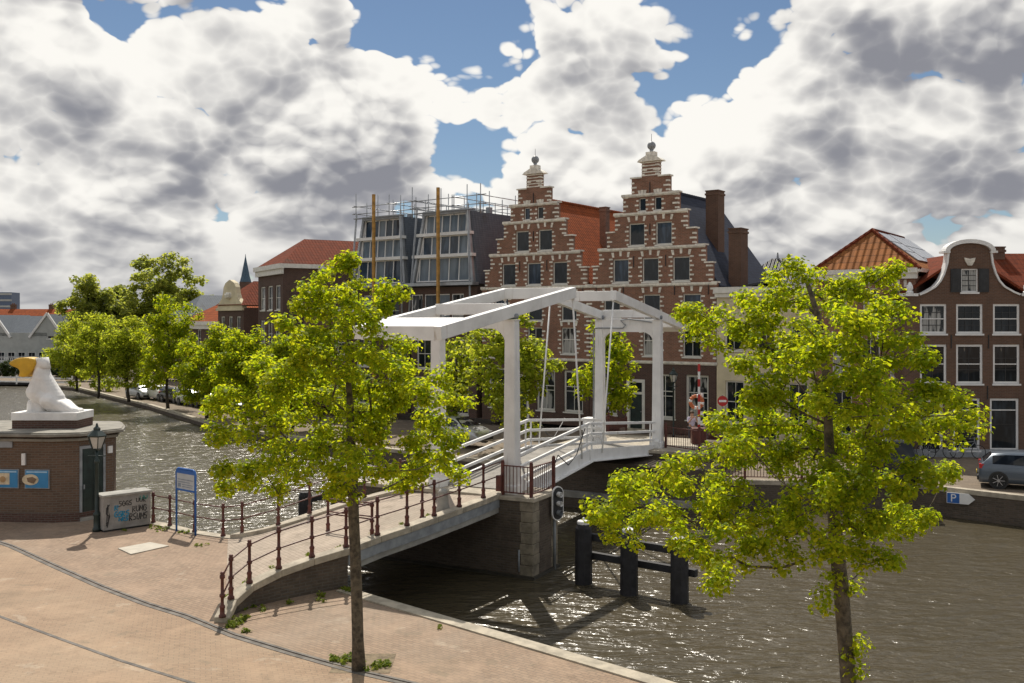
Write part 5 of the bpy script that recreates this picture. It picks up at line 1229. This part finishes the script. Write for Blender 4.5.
# trees on the far bank: built by blobs round a trunk
def far_tree(label, px, Y, top, bot, wid, base_z, seed, leafm=None, ncl=90, leaves=26, size=.3, trunk_r=.14, name='broadleaf_tree', group=None, spread=.55, nb=12):
    rg = random.Random(seed); x = (px-512)/F*Y; zt_, zb = W(0,top,Y).z, W(0,bot,Y).z; hw = wid*Y/F/2; base = (x,Y,base_z)
    hh = zt_-zb; bl = []
    for k in range(nb):
        f = (k+.5)/nb; z = zb+hh*f; env = hw*(math.sin(math.pi*(0.12+0.80*f))**.75)
        a = rg.uniform(0,6.28); rr = env*rg.uniform(.25,.62)
        s = env*rg.uniform(.40,.62); bl.append((rr*math.cos(a), rr*math.sin(a), z-base_z, s, s, min(s, hh*.16)))
    bl.append((0,0,(zb+zt_)/2-base_z,hw*.5,hw*.5,hh*.35))
    H = zt_-base_z; trk = [Vector((0.1*math.sin(k*.9+seed),0.1*math.cos(k*.7+seed),H*.85*k/9)) for k in range(10)]
    return tree(label, base, trk, bl, ncl=ncl, leaves=leaves, spread=spread, size=size, r0=trunk_r, leafm=leafm or M_leafmid, barkm=M_barkfar, seed=seed, lobed=False, name=name, group=group, minr=.02)
# before the step gables
far_tree('bushy dark green street tree seen through the near portal of the drawbridge', 512, 53, 318, 424, 118, 0, 31, M_leafmid, 150, 26, .26, group='street trees before the step gables')
far_tree('lighter green street tree seen between the posts of the far portal', 606, 52, 322, 408, 76, 0, 32, M_leaf, 85, 26, .24, group='street trees before the step gables')
far_tree('street tree half hidden between the left foreground tree and the mansard houses', 455, 56, 345, 415, 60, 0, 38, M_leafmid, 60, 24, .26, group='street trees before the step gables')
# row along the left quay
QL = [(98,95,316,378,74,'street tree left of centre in the quay row, beside the white fence'),(76,104,318,382,66,'first street tree of the left quay row beyond the giant foot'),(128,91,318,384,66,'street tree in the quay row just left of the tall bright one'),(168,84,299,384,80,'tall bright street tree standing above the parked cars on the left quay'),(208,76,332,402,82,'low round street tree right of the tall bright one on the left quay'),(246,70,332,408,88,'street tree on the left quay partly behind the foreground crown'),(292,65,338,410,84,'street tree on the left quay hidden mostly behind the foreground trunk')]
for i, (px,Y,tp,bt,wd,lab) in enumerate(QL): far_tree(lab, px, Y, tp, bt, wd, -.75, 50+i, M_leaf if i in (3,5,4,6) else M_leafmid, 190, 30, .24, .13, group='trees along the left quay', spread=.6)
# large background trees
far_tree('big dark tree rising left behind the quay row', 88, 138, 279, 372, 86, -.75, 71, M_leafdark, 260, 34, .55, .35, 'large_tree', 'large trees behind the left quay', 1.0, 16)
far_tree('largest dark tree behind the quay row, with a broad round crown', 166, 142, 262, 368, 124, -.75, 72, M_leafdark, 330, 34, .55, .4, 'large_tree', 'large trees behind the left quay', 1.0, 18)
far_tree('dark tree at the left flank of the broad round crown', 118, 150, 288, 370, 64, -.75, 73, M_leafdark, 150, 34, .55, .3, 'large_tree', 'large trees behind the left quay', 1.0, 12)
# hedge and bushes
def bush(label, x, y, z, hx, hy, hz, n, size, m, seed, name='bush', cat='bush', group=None, leaves=22, spread=.4):
    rg = random.Random(seed); t = thing(name, label, cat, (x,y,z), 0, group)
    cs = [(rg.uniform(-hx,hx), rg.uniform(-hy,hy), hz*(rg.random()**.7)) for _ in range(n)]
    place('foliage', leaf_mesh('foliage', cs, leaves, spread, size, m, seed, False), t)
    mb = MB()
    for i in range(5): a = cs[i*len(cs)//5]; mb.tube([(a[0]*.3,a[1]*.3,0),(a[0]*.8,a[1]*.8,a[2]*.7)],.03,5)
    mb.build('stem', M_barkfar, t); return t
bush('clipped dark hedge along the far left bank below the pale house', -68, 131, -.75, 6.5, .8, 2.0, 260, .3, M_hedge, 81, 'hedge', 'hedge')
bush('dark shrub below the pale double gabled house, right of the hedge', -57, 128, -.75, 4, 1.5, 3.2, 160, .35, M_hedge, 82)
bush('bright green shrub at the quay edge beside the white fence', -44, 104, -.75, 1.4, .8, 1.4, 40, .25, M_leafmid, 83)
for i, (px, py) in enumerate(((140,407),(178,407),(196,418),(120,399))):
    q = G(px,py-6,-.75); q.x += 1.6; q.y += 2.2; bush(('tuft of yellow green weeds under the parked cars','upright green shrub between two parked cars','low green growth at the quay edge near the silver cars','low green growth at the quay edge by the first parked car')[i], q.x, q.y, -.75, .9, .4, (.6,1.1,.5,.5)[i], 26, .2, M_leafmid if i != 1 else M_leaf, 90+i, 'bush','bush','shrubs at the quay edge',16,.3)
bush('leafy bushes filling the gap below the far street trees left of the bridge', -9.0, 61, -.2, 1.4, 1, 1.8, 60, .24, M_leafdark, 99)

# weeds: countless small tufts
def tufts(name, spots, m, seed):
    rg = random.Random(seed); cs = []
    for (x, y, z, r, k) in spots:
        for _ in range(k): a = rg.uniform(0,6.28); q = r*rg.random()**.6; cs.append((x+q*math.cos(a), y+q*math.sin(a), z+rg.uniform(.0,.06)))
    o = place(name, leaf_mesh(name, cs, 9, .07, .075, m, seed, False), None); o['kind'] = 'stuff'; return o
sp = []
for px, py, r, k in ((245,608,.25,16),(238,622,.22,20),(252,600,.2,12),(262,594,.2,10),(232,626,.15,12),(345,660,.32,26),(375,668,.3,20),(335,661,.2,10),(386,664,.2,8),(350,592,.15,14),(345,590,.12,10),(440,628,.12,2),(246,632,.1,6),(155,528,.2,8),(160,530,.3,10),(182,533,.25,8),(205,545,.3,5),(320,602,.25,4),(120,530,.3,4),(275,588,.25,8),(300,583,.3,6)):
    q = G(px,py); sp.append((q.x,q.y,0.01,r,k))
for p in NP[1:9]: sp.append((p[0]-.25,p[1]+.5,p[2]+.02,.14,3))
for p in NP[:5]: sp.append((p[0]+.32,p[1]-.25,.01,.14,5))
tufts('weeds', sp, M_weed, 7)
mb = MB(); q = G(362,667); mb.box(q.x-.6,q.x+.6,q.y-.35,q.y+.75,-.05,.008); struct(mb.build('tree_pit_soil', mat('pit_soil', (.2,.155,.10), .95, .2, 5.0, .4)))

# ------------------------------------------------------------------ cars
CARM = {}
def carpaint(name, c, metal=.3):
    if name in MATS: return MATS[name]
    m = mat(name, c, .32, .03, 1.0, metal=metal); nt, b = nodes_of(m); b.inputs['Coat Weight'].default_value = .6; b.inputs['Coat Roughness'].default_value = .08; return m
G_car = glass('car_glass', (.01,.012,.015), seed=11.)
def car(label, loc, rz, paint, kind='hatch', group=None):
    t = thing('parked_car', label, 'car', loc, rz, group)
    if kind == 'hatch': st = [(-2.02,.62,.62,.70),(-1.98,.95,.95,.80),(-1.86,1.08,.97,.83),(-1.5,1.42,.96,.85),(-1.0,1.49,.95,.86),(-.3,1.51,.94,.87),(.25,1.47,.93,.87),(.65,1.28,.93,.87),(1.08,1.0,.92,.86),(1.6,.9,.88,.84),(1.92,.78,.78,.76),(2.08,.55,.55,.66)]
    elif kind == 'van': st = [(-2.2,.7,.7,.8),(-2.18,1.1,1.05,.86),(-2.1,1.85,1.08,.9),(-1.2,1.93,1.08,.92),(.6,1.9,1.06,.92),(1.05,1.75,1.05,.92),(1.6,1.12,1.05,.9),(2.1,.95,.92,.86),(2.28,.6,.6,.76)]
    else: st = [(-2.15,.6,.6,.7),(-2.1,.9,.9,.8),(-1.7,1.0,.96,.84),(-1.3,1.12,.95,.85),(-.75,1.40,.94,.86),(-.1,1.44,.93,.87),(.4,1.38,.92,.87),(1.05,1.0,.91,.86),(1.7,.88,.86,.84),(2.05,.74,.74,.76),(2.2,.5,.5,.66)]
    def ringp(s):
        x, zt_, zb, hw = s; cab = max(0.0, zt_-zb-.02); rw = hw-.30*min(1,cab/.45) if cab > .02 else hw*.86
        half = [(x,0,zt_),(x,rw*.7,zt_-.015),(x,rw,zt_-.05 if cab > .05 else zt_-.03),(x,hw*.97,zb-.0 if cab > .05 else zt_-.08),(x,hw,zb*.72),(x,hw,.42),(x,hw*.95,.22)]
        return half
    rings = []
    for s in st:
        h = ringp(s); rings.append(h[::-1]+[(a,-b,c) for a,b,c in h[1:]])
    k = len(rings[0]); mb = MB(); mb.add(sum(rings,[]), [(i*k+j,i*k+j+1,(i+1)*k+j+1,(i+1)*k+j)[::-1] for i in range(len(rings)-1) for j in range(k-1)]+[tuple(range(k)),tuple(range((len(rings)-1)*k,len(rings)*k))[::-1]]+[(i*k,(i+1)*k,(i+1)*k+k-1,i*k+k-1)[::-1] for i in range(len(rings)-1)])
    mb.build('body', paint, t, True)
    cabs = [i for i, s in enumerate(st) if s[1]-s[2] > .2]
    for sg in (-1,1):
        mb = MB()
        for i, j in zip(cabs[:-1], cabs[1:]):
            q = []
            for idx in (i,j):
                h = ringp(st[idx]); a, b = Vector(h[3]), Vector(h[2]); o = Vector((0,.012,.006))
                q.append((a.lerp(b,.1)+o, a.lerp(b,.86)+o))
            pts = [q[0][0],q[1][0],q[1][1],q[0][1]]; pts = [(p.x,p.y*sg,p.z) for p in pts]
            xm = pts[0][0]*.02
            mb.add(pts if sg < 0 else pts, [(0,1,2,3)] if sg < 0 else [(3,2,1,0)])
        mb.build('side_window', G_car, t)
    def shield(i, j, nm):
        a, b = st[i], st[j]; ha, hb = ringp(a), ringp(b); mb = MB(); o = Vector((.012 if a[0] > 0 or nm == 'windscreen' else -.012,0,.014))
        pa, pb = Vector(ha[0]), Vector(hb[0]); q0, q1 = pa.lerp(pb,.06), pa.lerp(pb,.94); wa, wb = ha[2][1]*.93, hb[2][1]*.93
        q = [q0+Vector((0,-wa,-.02))+o, q0+Vector((0,wa,-.02))+o, q1+Vector((0,wb,-.02))+o, q1+Vector((0,-wb,-.02))+o]
        m0, m1 = q0+o*1.6, q1+o*1.6
        mb.add([q[0],m0,q[1],q[2],m1,q[3]],[(0,1,4,5),(1,2,3,4)]); mb.build(nm, G_car, t)
    ci = cabs; f1 = max(i for i in cabs)
    top_f = max(i for i, s in enumerate(st) if s[1] > max(q[1] for q in st)-.09); shield(top_f, min(top_f+2,len(st)-1), 'windscreen')
    top_b = min(i for i, s in enumerate(st) if s[1] > max(q[1] for q in st)-.13); shield(top_b-1 if top_b else 0, top_b, 'rear_window')
    L_ = st[-1][0]; wb = 1.28
    for xw in (-wb,wb):
        for sg in (-1,1):
            mb = MB(); mb.cyl((0,-.09*sg,0),(0,.1*sg,0),.335,n=20); prof = None
            w_ = mb.build('wheel', M_rubber, t, loc=(xw,sg*.775,.335))
            mb = MB(); mb.cyl((0,.09*sg,0),(0,.115*sg,0),.25,n=18,cap=False)
            for q in range(7): a = 2*math.pi*q/7; mb.bar((.04*math.cos(a),.11*sg,.04*math.sin(a)),(.235*math.cos(a),.108*sg,.235*math.sin(a)),.02,.05,Vector((0,1,0)))
            mb.cyl((0,.1*sg,0),(0,.12*sg,0),.06,n=10); mb.build('rim', M_rim, w_)
            mb = MB(); mb.cyl((xw,sg*(.866),.345),(xw,sg*.871,.345),.375,n=24); mb.build('wheel_arch', M_black, t)
    for sg in (-1,1):
        mb = MB(); mb.box(L_-.22,L_-.06,sg*.62-.12,sg*.62+.12,.62,.74); mb.build('headlight', M_rim, t)
        xb = st[1][0]; mb = MB(); mb.box(xb-.02,xb+.16,sg*.68-.13,sg*.68+.13,.80,.98); mb.build('tail_light', MATS['sign_red'], t)
        mb = MB(); mb.box(.72,.86,sg*.95-.08,sg*.95+.08,.92,1.05); mb.build('mirror', paint, t)
    mb = MB(); mb.box(st[0][0]-.06,st[0][0]+.12,-.72,.72,.3,.5); mb.box(L_-.15,L_+.04,-.68,.68,.28,.46); mb.build('bumper', M_black, t, bevel=.02)
    mb = MB(); mb.box(st[0][0]-.075,st[0][0]-.05,-.26,.26,.52,.63); mb.build('number_plate', mat('plate_yellow', (.6,.45,.05), .5, .03), t)
    return t
p_blue = carpaint('slate_blue_paint', (.09,.115,.15)); p_silver = carpaint('silver_paint', (.50,.51,.52), .5); p_black = carpaint('black_car_paint', (.015,.016,.018)); p_whitec = carpaint('white_car_paint', (.70,.70,.69), 0)
q = G(978,488)
car('slate blue hatchback parked on the quay at the right edge of the photo', (21.65,39.95,0.02), R(-25), p_blue, 'hatch')
q = G(925,482); car('black van parked behind the crown of the right tree', (16.6,42.6,0.0), R(80), p_black, 'van')
q = W(466,440,57); car('silver hatchback seen below the handrails of the near bridge leaf', (-3.1,55,-.0), R(-40), p_silver, 'hatch')
CP = [(130,403,p_silver,'hatch','first silver car at the far end of the parked row on the left quay'),(150,404.5,p_whitec,'saloon','white car parked below the tall bright quay tree'),(165,407,p_black,'saloon','black car parked between pale cars on the left quay'),(182,410,p_silver,'hatch','silver hatchback parked near the right end of the left quay row'),(200,413,p_black,'hatch','black hatchback parked beside the low round quay tree'),(222,417,p_silver,'saloon','silver saloon at the near end of the row on the left quay'),(252,422,p_black,'van','dark van behind the foreground tree on the left quay')]
for px, py, pt, kd, lab in CP:
    q = G(px,py-4,-.75); car(lab, (q.x+.8,q.y+.8,-.75), R(-46), pt, kd, 'cars parked along the left quay')

# bicycles against the bell gable house
def bicycle(label, loc, rz, lean, frame_m):
    t = thing('bicycle', label, 'bicycle', loc, rz, 'bicycles against the bell gable house'); t.rotation_euler = (lean,0,rz)
    for x in (-.53,.53):
        mb = MB(); mb.tube([(x+.34*math.cos(a),0,.35+.34*math.sin(a)) for a in [2*math.pi*k/20 for k in range(20)]],.02,5,True)
        w_ = mb.build('wheel', M_rubber, t); mb = MB()
        for k in range(8): a = math.pi*k/8; mb.cyl((x-.33*math.cos(a),0,.35-.33*math.sin(a)),(x+.33*math.cos(a),0,.35+.33*math.sin(a)),.004,n=4)
        mb.cyl((x,-.04,.35),(x,.04,.35),.03,n=8); mb.build('spokes', M_rim, w_)
    mb = MB(); r = .018
    for a, b in (((-.53,0,.35),(-.15,0,.32)),((-.15,0,.32),(-.28,0,.86)),((-.28,0,.86),(-.53,0,.35)),((-.15,0,.32),(.36,0,.82)),((-.27,0,.8),(.36,0,.88)),((.36,0,.95),(.53,0,.35))): mb.cyl(a,b,r,n=6)
    mb.build('frame', frame_m, t)
    mb = MB(); mb.tube([(.2,.28,1.02),(.3,.24,1.04),(.36,0,1.03),(.3,-.24,1.04),(.2,-.28,1.02)],.014,6); mb.cyl((.36,0,.9),(.36,0,1.03),.015,n=6); mb.build('handlebar', M_rim, t)
    mb = MB(); mb.hexa([(-.72,-.08,.9),(-.16,-.03,.92),(-.16,.03,.92),(-.72,.08,.9),(-.72,-.09,.96),(-.16,-.03,.96),(-.16,.03,.96),(-.72,.09,.96)]); mb.build('saddle', M_black, t, bevel=.01)
    mb = MB(); mb.box(-.8,-.4,-.06,.06,.72,.74); mb.bar((-.75,0,.73),(-.53,0,.35),.02,.02); mb.build('carrier', M_black, t)
    return t
bicycle('black bicycle leaning on the brown brick wall left of the hatchback', (21.6,48.45,0), R(4), R(-12), M_black)
bicycle('second dark bicycle leaning on the brick wall under the white framed window', (23.0,48.4,0), R(-5), R(-10), MATS['lead_grey'])
bicycle('bicycle with green frame beside the door of the bell gable house', (20.3,48.5,0), R(8), R(-12), M_green)

# ------------------------------------------------------------------ people beyond the bridge
M_skin = mat('skin', (.45,.27,.19), .6, .06, 5.0)
def person(label, loc, rz, h, shirt, trousers, hairc, pose):
    t = thing('person', label, 'person', loc, rz); s = h/1.75
    J = {'pel':(0,0,.95),'spine':(0,.0,1.18),'chest':(0,-.01,1.36),'neck':(0,0,1.5),'head':(0,-.015,1.62),'top':(0,-.01,1.72),
         'shl':(.18,0,1.42),'shr':(-.18,0,1.42),'hl':(.1,0,.9),'hr':(-.1,0,.9),'kl':(.11,-.03,.5),'kr':(-.11,.02,.5),'al':(.11,.0,.09),'ar':(-.11,.05,.09),'fl':(.12,-.16,.04),'fr':(-.12,-.11,.04)}
    if pose == 'camera': J.update({'el':(.25,-.14,1.2),'wl':(.09,-.3,1.47),'nl':(.05,-.33,1.53),'er':(-.25,-.14,1.2),'wr':(-.09,-.3,1.47),'nr':(-.05,-.33,1.53)})
    else: J.update({'el':(.24,.02,1.13),'wl':(.25,-.08,.9),'nl':(.25,-.11,.8),'er':(-.24,.02,1.13),'wr':(-.25,-.08,.9),'nr':(-.25,-.11,.8)})
    rad = {'pel':.15,'spine':.13,'chest':.15,'neck':.06,'head':.1,'top':.07,'shl':.075,'shr':.075,'hl':.1,'hr':.1,'kl':.065,'kr':.065,'al':.045,'ar':.045,'fl':.04,'fr':.04,'el':.045,'er':.045,'wl':.033,'wr':.033,'nl':.035,'nr':.035}
    E = [('pel','spine'),('spine','chest'),('chest','neck'),('neck','head'),('head','top'),('chest','shl'),('shl','el'),('el','wl'),('wl','nl'),('chest','shr'),('shr','er'),('er','wr'),('wr','nr'),('pel','hl'),('hl','kl'),('kl','al'),('al','fl'),('pel','hr'),('hr','kr'),('kr','ar'),('ar','fr')]
    def skinned(name, keys, edges, m, k=1.0):
        idx = {q:i for i,q in enumerate(keys)}
        me = bpy.data.meshes.new(name); me.from_pydata([Vector(J[q])*s for q in keys], [(idx[a],idx[b]) for a,b in edges], []); me.update(); me.materials.append(m)
        o = place(name, me, t); md = o.modifiers.new('skin','SKIN'); md.use_smooth_shade = True
        sv = me.skin_vertices[0].data
        for q in keys: r = rad[q]*s*k; sv[idx[q]].radius = (r, r*.8 if q in ('pel','spine','chest') else r); sv[idx[q]].use_root = (q == keys[0])
        o.modifiers.new('sub','SUBSURF').render_levels = 2; return o
    skinned('body', list(J), E, M_skin)
    skinned('shirt', ['pel','spine','chest','shl','shr','el','er'], [e for e in E if e[0] in ('pel','spine','chest','shl','shr') and e[1] in ('spine','chest','shl','shr','el','er')], shirt, 1.15)
    skinned('trousers', ['pel','hl','kl','al','hr','kr','ar'], [e for e in E if e[0] in ('pel','hl','kl','hr','kr') and e[1] in ('hl','kl','al','hr','kr','ar')], trousers, 1.16)
    mb = MB(); mb.sphere((0,.02*s,1.69*s),.115*s,8,(1,1.05,.85)); mb.build('hair', hairc, t, True)
    if pose == 'camera': pass
    return t
p = W(692,414,47.5); person('person in a pale lavender shirt standing beyond the red railing at the far bridge end', (p.x,47.5,p.z-1.62), R(10), 1.75, mat('lavender_shirt', (.5,.47,.62), .8, .06), mat('dark_trousers', (.05,.055,.07), .8), mat('brown_hair', (.10,.06,.035), .7), 'camera')
p = W(706,421,47.5); person('shorter person in a pink grey top right of the person in lavender', (p.x,47.8,p.z-1.45), R(-20), 1.58, mat('pink_grey_top', (.36,.26,.25), .8, .06), mat('grey_trousers', (.15,.15,.16), .8), mat('sandy_hair', (.25,.15,.08), .7), 'stand')

# ------------------------------------------------------------------ fences and low walls on the far left bank
def board_fence(label, a, b, z, h, nb, m):
    a, b = Vector(a), Vector(b); t = thing('white_fence', label, 'fence', (a.x,a.y,z)); n = max(2,int((b-a).length/2.5)); d = b-a
    for k in range(n+1): q = d*k/n; mb = MB(); mb.box(q.x-.07,q.x+.07,q.y-.07,q.y+.07,0,h+.08); mb.build('post', m, t)
    for k in range(nb): mb = MB(); zz_ = h*(k+.6)/nb; mb.bar(Vector((0,-.09,zz_)),Vector((d.x,d.y-.09,zz_)),.05,.16); mb.build('board', m, t)
    return t
board_fence('white rail fence along the far left bank behind the giant foot', (-75,119.9), (-52,113.5), -.72, 1.0, 2, M_white)
q1, q2 = G(84,391,-.75), G(112,384,-.75); board_fence('white rail fence on the quay corner beyond the street trees', (q1.x+1.2,q1.y+2), (q2.x,q2.y+3), -.72, 1.2, 3, M_white)
t = thing('mooring_beam', 'long dark mooring beam low against the far left bank', 'mooring beam', (-64,117.6,WZ), R(10))
MB().box(-12,12,-.2,.2,.25,.6).build('beam', M_timber, t)
for k in range(5):
    MB().cyl((-10+k*5,0,-1),(-10+k*5,0,1.0),.17,n=8).build('pile', M_timber, t)
